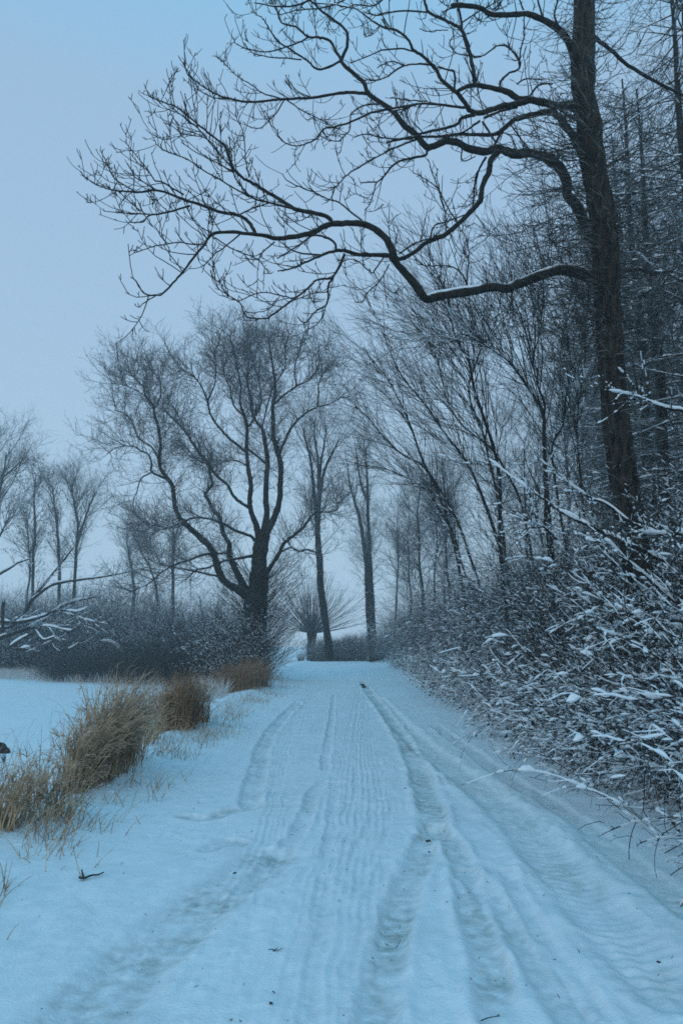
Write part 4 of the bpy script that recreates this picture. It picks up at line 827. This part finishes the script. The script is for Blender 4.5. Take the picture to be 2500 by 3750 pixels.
# ------------------------------------------------------------------ fallen tree in front of the hedgerow
def fallen():
    Y = 39.0; T = Tracer(Y); q = []
    def A(p, r, **k): b = T.add(p, r, 2, '5', jit=.5, **k); q.append(b)
    A([(-90, 1090), (0, 1050), (90, 1020), (180, 985), (270, 930), (330, 880), (430, 850), (530, 828)], [9, 8, 7, 6, 4, 2], drift=1.5, y0=Y)
    A([(-90, 960), (0, 962), (70, 968), (140, 960), (220, 938), (300, 905), (400, 912), (450, 895)], [7, 6, 6, 5, 3.5, 2], drift=-1, y0=Y)
    A([(80, 960), (130, 920), (160, 860), (190, 820), (240, 760), (330, 650), (390, 570)], [8, 8, 7, 5, 4, 2], drift=2.0, y0=Y)
    A([(170, 850), (260, 780), (350, 755), (430, 745), (530, 732), (620, 715), (740, 690)], [6, 5, 4, 3, 2], drift=1)
    A([(-60, 760), (0, 715), (60, 680), (100, 655), (170, 635)], [6, 5, 4, 2], drift=1, y0=Y)
    A([(30, 1110), (120, 1050), (200, 1010), (240, 985), (370, 1010)], [5, 4, 3, 2], drift=-.8, y0=Y - .5)
    A([(-20, 1000), (60, 990), (130, 935)], [6, 5, 4], drift=0, y0=Y)
    A([(190, 1010), (230, 1060), (290, 1040), (270, 1080)], [4, 3, 2], drift=-.6); A([(300, 905), (400, 935), (480, 960), (560, 975)], [3, 2, 2], drift=-.8)
    A([(70, 1110), (155, 1104)], [6, 6], drift=0, y0=Y - 1.2); A([(360, 1110), (400, 1085), (420, 1065)], [4, 3, 3], drift=0, y0=Y - 1)
    A([(520, 1065), (570, 1068), (610, 1090), (640, 1120)], [3, 3, 2], drift=0, y0=Y - 1); A([(18, 1020), (14, 930), (20, 860)], [6, 6, 6], drift=0, y0=Y - .3)
    q = [world_tip(b) for b in q]; o = np.array((q[0][0][0, 0, 0], Y, zg(q[0][0][0, 0, 0], Y)))
    root = thing('fallen_tree', 'collapsed bare tree with snow along its splayed branches at the far left field edge', 'fallen tree', tuple(o))
    l1 = side_shoots(q, 130, (.4, 1.8), .016, .007, 7, .12, (0, 0, .02), (0, 0, .05), (25, 60), .25, .3); l2 = side_shoots([l1], 700, (.15, .6), .007, .005, 5, .12, (0, 0, .03))
    tubes('branches', [(rel(q, o), 7)], M_LIMB, root); tubes('twigs', [(rel([l1], o), 4), (rel([l2], o), 3)], M_FAR, root)
    tubes('snow', [(rel(snow_on(q, .045, 2.0, .62, .93) + snow_on([l1], .014, .6, .4), o), 7)], M_SNOW, root)
fallen()

# ------------------------------------------------------------------ dry reeds and grasses on the left verge
def blades(x, y, h, lean, wob, r, droop, n=8):
    m = len(x); z = ground_h(x, y); d = np.stack([RNG.normal(lean[0], wob, m), RNG.normal(lean[1], wob, m), np.ones(m)], 1)
    return grow(np.stack([x, y, z - .05], 1), d, h, r, r * .35, n, .05, (0, 0, .02), (lean[0] * .3, 0, -droop))
def clump(name, label, foot, n, h, mat_, lean=(.1, 0), droop=.35, r=.0056, cat='grass clump', wob=.22, plume=.22, peak=None):
    """foot: outline points on the ground the blades stand in (x, y, spread, weight, height factor)"""
    ft = np.array(foot, float); k = RNG.choice(len(ft), n, p=ft[:, 3] / ft[:, 3].sum())
    x = ft[k, 0] + RNG.normal(0, 1, n) * ft[k, 2]; y = ft[k, 1] + RNG.normal(0, 1, n) * ft[k, 2] * 1.6
    hh = h * ft[k, 4] * np.where(RNG.random(n) < .3, RNG.uniform(.3, .8, n), RNG.uniform(.75, 1.12, n)) * (1 + .5 * vnoise(x, y, .14, 5))
    s = blades(x, y, hh, lean, wob, r, droop); o = np.array((ft[:, 0].mean(), ft[:, 1].mean(), 0)); o[2] = zg(o[0], o[1])
    root = thing(name, label, cat, tuple(o))
    # long narrow leaves and feathery tops
    lv = side_shoots([s], int(n * .55), (.14, .40), .0050, .0014, 7, .06, (.02, 0, 0), (.08, 0, -.42), (8, 28), .35, 0, 0)
    m = int(n * plume); tip = s[0][:m, -2]; dd = norm(s[0][:m, -1] - s[0][:m, -2])
    pl = grow(np.repeat(tip, 4, 0), np.repeat(dd, 4, 0) + RNG.normal(0, .45, (m * 4, 3)), RNG.uniform(.05, .16, m * 4), .004, .002, 4, .2, (0, 0, -.2))
    tubes('blades', [(rel([s], o), 3), (rel([lv, pl], o), 3)], mat_, root)
    return root
def verge():
    g = lambda a, b: tuple(gnd(a, b))
    def ft(lst, z=0): return [(*g(a, b), sp, w, hf) for a, b, sp, w, hf in lst]
    clump('reed_clump', 'largest clump of dry golden-brown reeds leaning on the left verge', ft([(262, 2940, .06, 1.0, .68), (310, 2915, .08, 1.5, .88), (360, 2890, .08, 1.6, .98), (410, 2860, .08, 1.5, 1.05), (450, 2835, .07, 1.0, .98), (490, 2815, .06, .4, .8)]), 950, 1.0, M_REED, (.07, 0), .36, wob=.11)
    clump('reed_clump', 'second dry reed clump further up the left verge, darker and rounder', ft([(600, 2690, .10, .9, .85), (640, 2695, .12, 1.3, 1.0), (685, 2685, .12, 1.1, .95), (720, 2665, .1, .7, .8)]), 800, .92, M_REED2, (.03, 0), .30, r=.0062, wob=.12)
    clump('reed_clump', 'sparse straw-coloured reeds cut off by the left picture edge', ft([(10, 3090, .06, 1.0, 1.0), (60, 3060, .08, .8, .8), (170, 3040, .08, .7, .8), (220, 3020, .07, .8, .75), (-60, 3100, .1, 1, 1.05), (120, 2990, .10, .6, .8)]), 330, .58, M_REED, (.10, 0), .22, wob=.2)
    clump('grass_clump', 'thin tuft between the two large reed clumps on the left verge', ft([(540, 2760, .07, 1, .8), (560, 2740, .08, 1, .9), (530, 2710, .08, 1, 1.1)]), 110, .55, M_REED, (.08, 0), .22, wob=.18)
    clump('grass_clump', 'rust-brown grass clump at the foot of the dark bush by the old tree', ft([(840, 2535, .22, 1, 1), (890, 2535, .25, 1.2, 1), (940, 2525, .22, 1, .9)]), 1100, 1.0, M_REED2, (0, 0), .3, r=.007, wob=.25)
    clump('weed_stalk', 'few tall thin weed stalks with drooping tips left of the reeds', ft([(150, 2990, .18, 1, 1), (230, 2930, .16, 1, 1), (60, 2960, .2, 1, .9)]), 12, .8, M_RUST, (-.06, 0), .12, r=.0032, cat='weed', wob=.12)
    # stubble and frosted tufts: nobody could count them
    n = 2600; y = 3.4 + RNG.random(n)**1.4 * 24; x = -2.42 + .008 * y + RNG.normal(0, .26, n) * (0.7 + .02 * y); keep = vnoise(x, y, .45, 12) > -.02; x, y = x[keep], y[keep]
    s = blades(x, y, RNG.uniform(.10, .36, len(x)), (.15, 0), .40, .0045, .2, 6)
    tag(tubes('verge_grass', [([s], 3)], M_REED), 'short dry grass stalks poking through the snow along the left verge', 'grass', None, 'stuff')
    n = 16000; u = RNG.random(n); x = -3.2 - 22 * u + RNG.normal(0, .5, n); y = 29.2 + 15.0 * u**.8 + RNG.normal(0, 1.2, n) + 1.2 * vnoise(x, 0 * x, 2.2, 31)
    s = blades(x, y, RNG.uniform(.15, .6, n) * (.65 + .7 * (vnoise(x, y, 1.3, 8) + .5)), (.05, 0), .3, .008, .25, 5)
    tag(tubes('frosted_grass', [([s], 3)], M_FROSTGRASS), 'pale frosted long grass in front of the left hedgerow', 'grass', None, 'stuff')
    n = 2600; y = 17 + RNG.random(n) * 13; x = -3.3 - RNG.random(n)**1.3 * 2.2; keep = vnoise(x, y, 1.1, 13) > -.05; x, y = x[keep], y[keep]
    s = blades(x, y, RNG.uniform(.2, .7, len(x)), (.05, 0), .3, .006, .25, 6)
    tag(tubes('frosted_grass', [([s], 3)], M_FROSTGRASS), 'thin frosted grass between the reed clumps and the old tree', 'grass', None, 'stuff')
    # lumps of snow resting on pressed-down tufts
    def lump(x, y, r, lab):
        nu, nv = 14, 8; a, b = np.meshgrid(np.linspace(0, 2 * np.pi, nu, endpoint=False), np.linspace(0, np.pi / 2, nv)); rr = r * (1 + .5 * fbm(np.cos(a) * 2 + x * 9, np.sin(a) * 2 + y * 9, 1.1, 2, 3)) * np.cos(b)**.8
        V = np.stack([rr * np.cos(a), rr * np.sin(a), r * .62 * np.sin(b) * (1 + .3 * fbm(np.cos(a) * 3, np.sin(a) * 3 + x, .7, 2, 6)) - .03], -1)
        i = np.arange(nu * nv).reshape(nv, nu); Fq = np.stack([i[:-1], np.roll(i, -1, 1)[:-1], np.roll(i, -1, 1)[1:], i[1:]], -1).reshape(-1, 4)
        ob = raw_mesh('snow_lump', V.reshape(-1, 3), Fq, M_SNOW); ob.location = (x, y, zg(x, y)); return tag(ob, lab, 'snow lump', 'snow lumps along the verge')
    for (a, b, r) in [(290, 2975, .10), (400, 2920, .09), (240, 3010, .08), (330, 3000, .07), (520, 2850, .08), (560, 2700, .12), (600, 2760, .07), (60, 3130, .08), (130, 3110, .07), (20, 3180, .06), (640, 2780, .08), (470, 2900, .07), (700, 2745, .07), (210, 3080, .06), (350, 2950, .06), (450, 2860, .06), (270, 3050, .05), (180, 3060, .07), (420, 2960, .05), (580, 2790, .06), (660, 2720, .07), (90, 3150, .05), (30, 3120, .07), (510, 2790, .06)]:
        lump(*g(a, b), r, 'rounded lump of snow sitting on pressed-down grass on the left verge')
verge()

# ------------------------------------------------------------------ small litter on the snow
def litter():
    def stick(name, label, lines, c, r, cat='stick', lift=.012, m=M_BARK):
        bs = []; r = r * (.75 if r > .01 else .5)
        for q in lines:
            pq = np.array(px(q, c)); g_ = smooth(gnd(pq[:, 0], pq[:, 1]), 3)
            z = ground_h(g_[:, 0], g_[:, 1]) + .012 + lift
            P = np.column_stack([g_, z])[None]; bs.append((P, np.linspace(r, r * .55, len(g_))[None]))
        o = bs[0][0][0, 0].copy(); root = thing(name, label, cat, tuple(o)); tubes('wood', [(rel([world_tip(b) for b in bs], o), 7)], m, root); return root
    stick('stick', 'short forked dark stick lying on the snow at lower left', [[(365, 1043), (385, 1047), (420, 1033), (450, 1030), (475, 1018)], [(385, 1046), (380, 1030), (375, 1008)]], '7', .011, lift=.02)
    stick('twig', 'little curved twig on the snow at the bottom edge, right of centre', [[(640, 1690), (670, 1678), (700, 1672), (730, 1668)], [(715, 1670), (722, 1660)]], '8', .005)
    stick('twig', 'thin twig lying across the wheel rut at lower centre', [[(250, 1352), (262, 1335), (272, 1315)]], '8', .004)
    stick('twig', 'few broken bits of twig left of centre near the bottom', [[(1232, 1362), (1250, 1358), (1272, 1365), (1298, 1352)], [(1255, 1366), (1275, 1352)]], '7', .005)
    def leaf(label, a, b, c, s):
        s = s * .62
        q = px([(a, b)], c)[0]; x, y = gnd(*q); n = 9; t = np.linspace(0, 1, n); w = np.sin(t * np.pi)**.8 * .42
        L_ = np.column_stack([t - .5, w, .18 * np.sin(t * 4)]); R_ = np.column_stack([t - .5, -w, .12 * np.cos(t * 5)]); Mi = np.column_stack([t - .5, 0 * t, .05 + 0 * t])
        V = np.concatenate([L_, Mi, R_]) * s; V = np.concatenate([V, V + np.array([0, 0, .06 * s])]); f = []
        for k in range(2):
            for i in range(n - 1): f.append((k * n + i, k * n + i + 1, (k + 1) * n + i + 1, (k + 1) * n + i))
        f = np.array(f); f = np.concatenate([f, f[:, ::-1] + 3 * n])
        ob = raw_mesh('dead_leaf', V, f, M_LEAF); ob.location = (x, y, zg(x, y) + .022); ob.rotation_euler = (RNG.uniform(-.5, .5), RNG.uniform(-.4, .4), RNG.uniform(0, 6)); return tag(ob, label, 'leaf')
    leaf('curled dark leaf in the wheel rut fork at centre', 398, 862, '8', .085); leaf('small leaf just below the leaf in the rut fork', 402, 912, '8', .04); leaf('dark leaf on smooth snow right of the rut fork', 752, 890, '8', .055)
    leaf('small leaf left of the big tractor rut, middle distance', 1078, 1012, '7', .05); leaf('tiny red-brown leaf at lower centre of the road', 143, 1397, '8', .03); leaf('tiny dark leaf near the lower right corner', 1455, 1420, '8', .04)
    leaf('dark crumb of leaf at bottom left of centre', 1257, 1554, '7', .025); leaf('dark leaf scrap just under the crumb at bottom left of centre', 1245, 1605, '7', .035); leaf('tiny leaf near the right-hand thicket foot', 1252, 838, '8', .04); leaf('tiny leaf on the crown of the road, centre', 292, 618, '8', .05)
    leaf('tiny leaf at bottom centre edge', 1062, 1682, '7', .025); leaf('tiny leaf alone in the centre of the road', 1558, 1136, '7', .03)
    # bare clod where a rut has cut to the ground, and clods in the field
    def clod(a, b, c, w, l, h, label, m):
        q = px([(a, b)], c)[0]; x, y = gnd(*q); nu, nv = 16, 7; A_, B_ = np.meshgrid(np.linspace(0, 2 * np.pi, nu, endpoint=False), np.linspace(0, np.pi / 2, nv)); k = 1 + .7 * fbm(np.cos(A_) * 2 + x, np.sin(A_) * 2 + y, .8, 3, 4)
        V = np.stack([w * k * np.cos(A_) * np.cos(B_), l * k * np.sin(A_) * np.cos(B_), h * np.sin(B_) * k - .01], -1); i = np.arange(nu * nv).reshape(nv, nu)
        Fq = np.stack([i[:-1], np.roll(i, -1, 1)[:-1], np.roll(i, -1, 1)[1:], i[1:]], -1).reshape(-1, 4)
        ob = raw_mesh('soil_clod', V.reshape(-1, 3), Fq, m); ob.location = (x, y, zg(x, y) + .01); return tag(ob, label, 'clod')
    clod(98, 140, '8', .10, 1.1, .05, 'strip of bare dark earth in the rut near the road end', M_BARK)
    clod(8, 398, '7', .12, .10, .12, 'dark earth clod on the snowy field at the left edge', M_BARK); clod(36, 400, '7', .06, .07, .07, 'smaller earth clod right beside the one at the left edge', M_BARK)
litter()
def crumbs():
    n = 420; y = 2.8 + RNG.random(n)**1.6 * 18; x = RNG.uniform(-2.5, 2.9, n); z = ground_h(x, y) + .02; a = RNG.uniform(0, 6.28, n); l = RNG.gamma(1.5, .008, n) + .006
    s = grow(np.stack([x, y, z], 1), np.stack([np.cos(a), np.sin(a), RNG.normal(0, .3, n)], 1), l, .0022, .0012, 4, .3)
    tag(tubes('litter', [([s], 4)], M_LEAF), 'tiny bits of bark, seed and twig scattered over the snowy track', 'litter', None, 'stuff')
crumbs()

# ------------------------------------------------------------------ winter haze
def haze():
    x0, x1, y0, y1, z0, z1 = -255, 255, -40, 262, -2.5, 24
    V = np.array([(x, y, z) for x in (x0, x1) for y in (y0, y1) for z in (z0, z1)], float)
    Fq = np.array([(0, 1, 3, 2), (4, 6, 7, 5), (0, 4, 5, 1), (2, 3, 7, 6), (0, 2, 6, 4), (1, 5, 7, 3)])
    m = bpy.data.materials.new('haze'); m.use_nodes = True; t = m.node_tree; t.nodes.clear(); out = t.nodes.new('ShaderNodeOutputMaterial'); v = t.nodes.new('ShaderNodeVolumePrincipled')
    v.inputs['Density'].default_value = 0.0022; v.inputs['Color'].default_value = (1, 1, 1, 1); v.inputs['Anisotropy'].default_value = 0.2
    t.links.new(v.outputs[0], out.inputs['Volume'])
    tag(raw_mesh('haze', V, Fq, m, smooth=False), 'thin winter haze over the whole place', None, None, 'stuff')
haze()
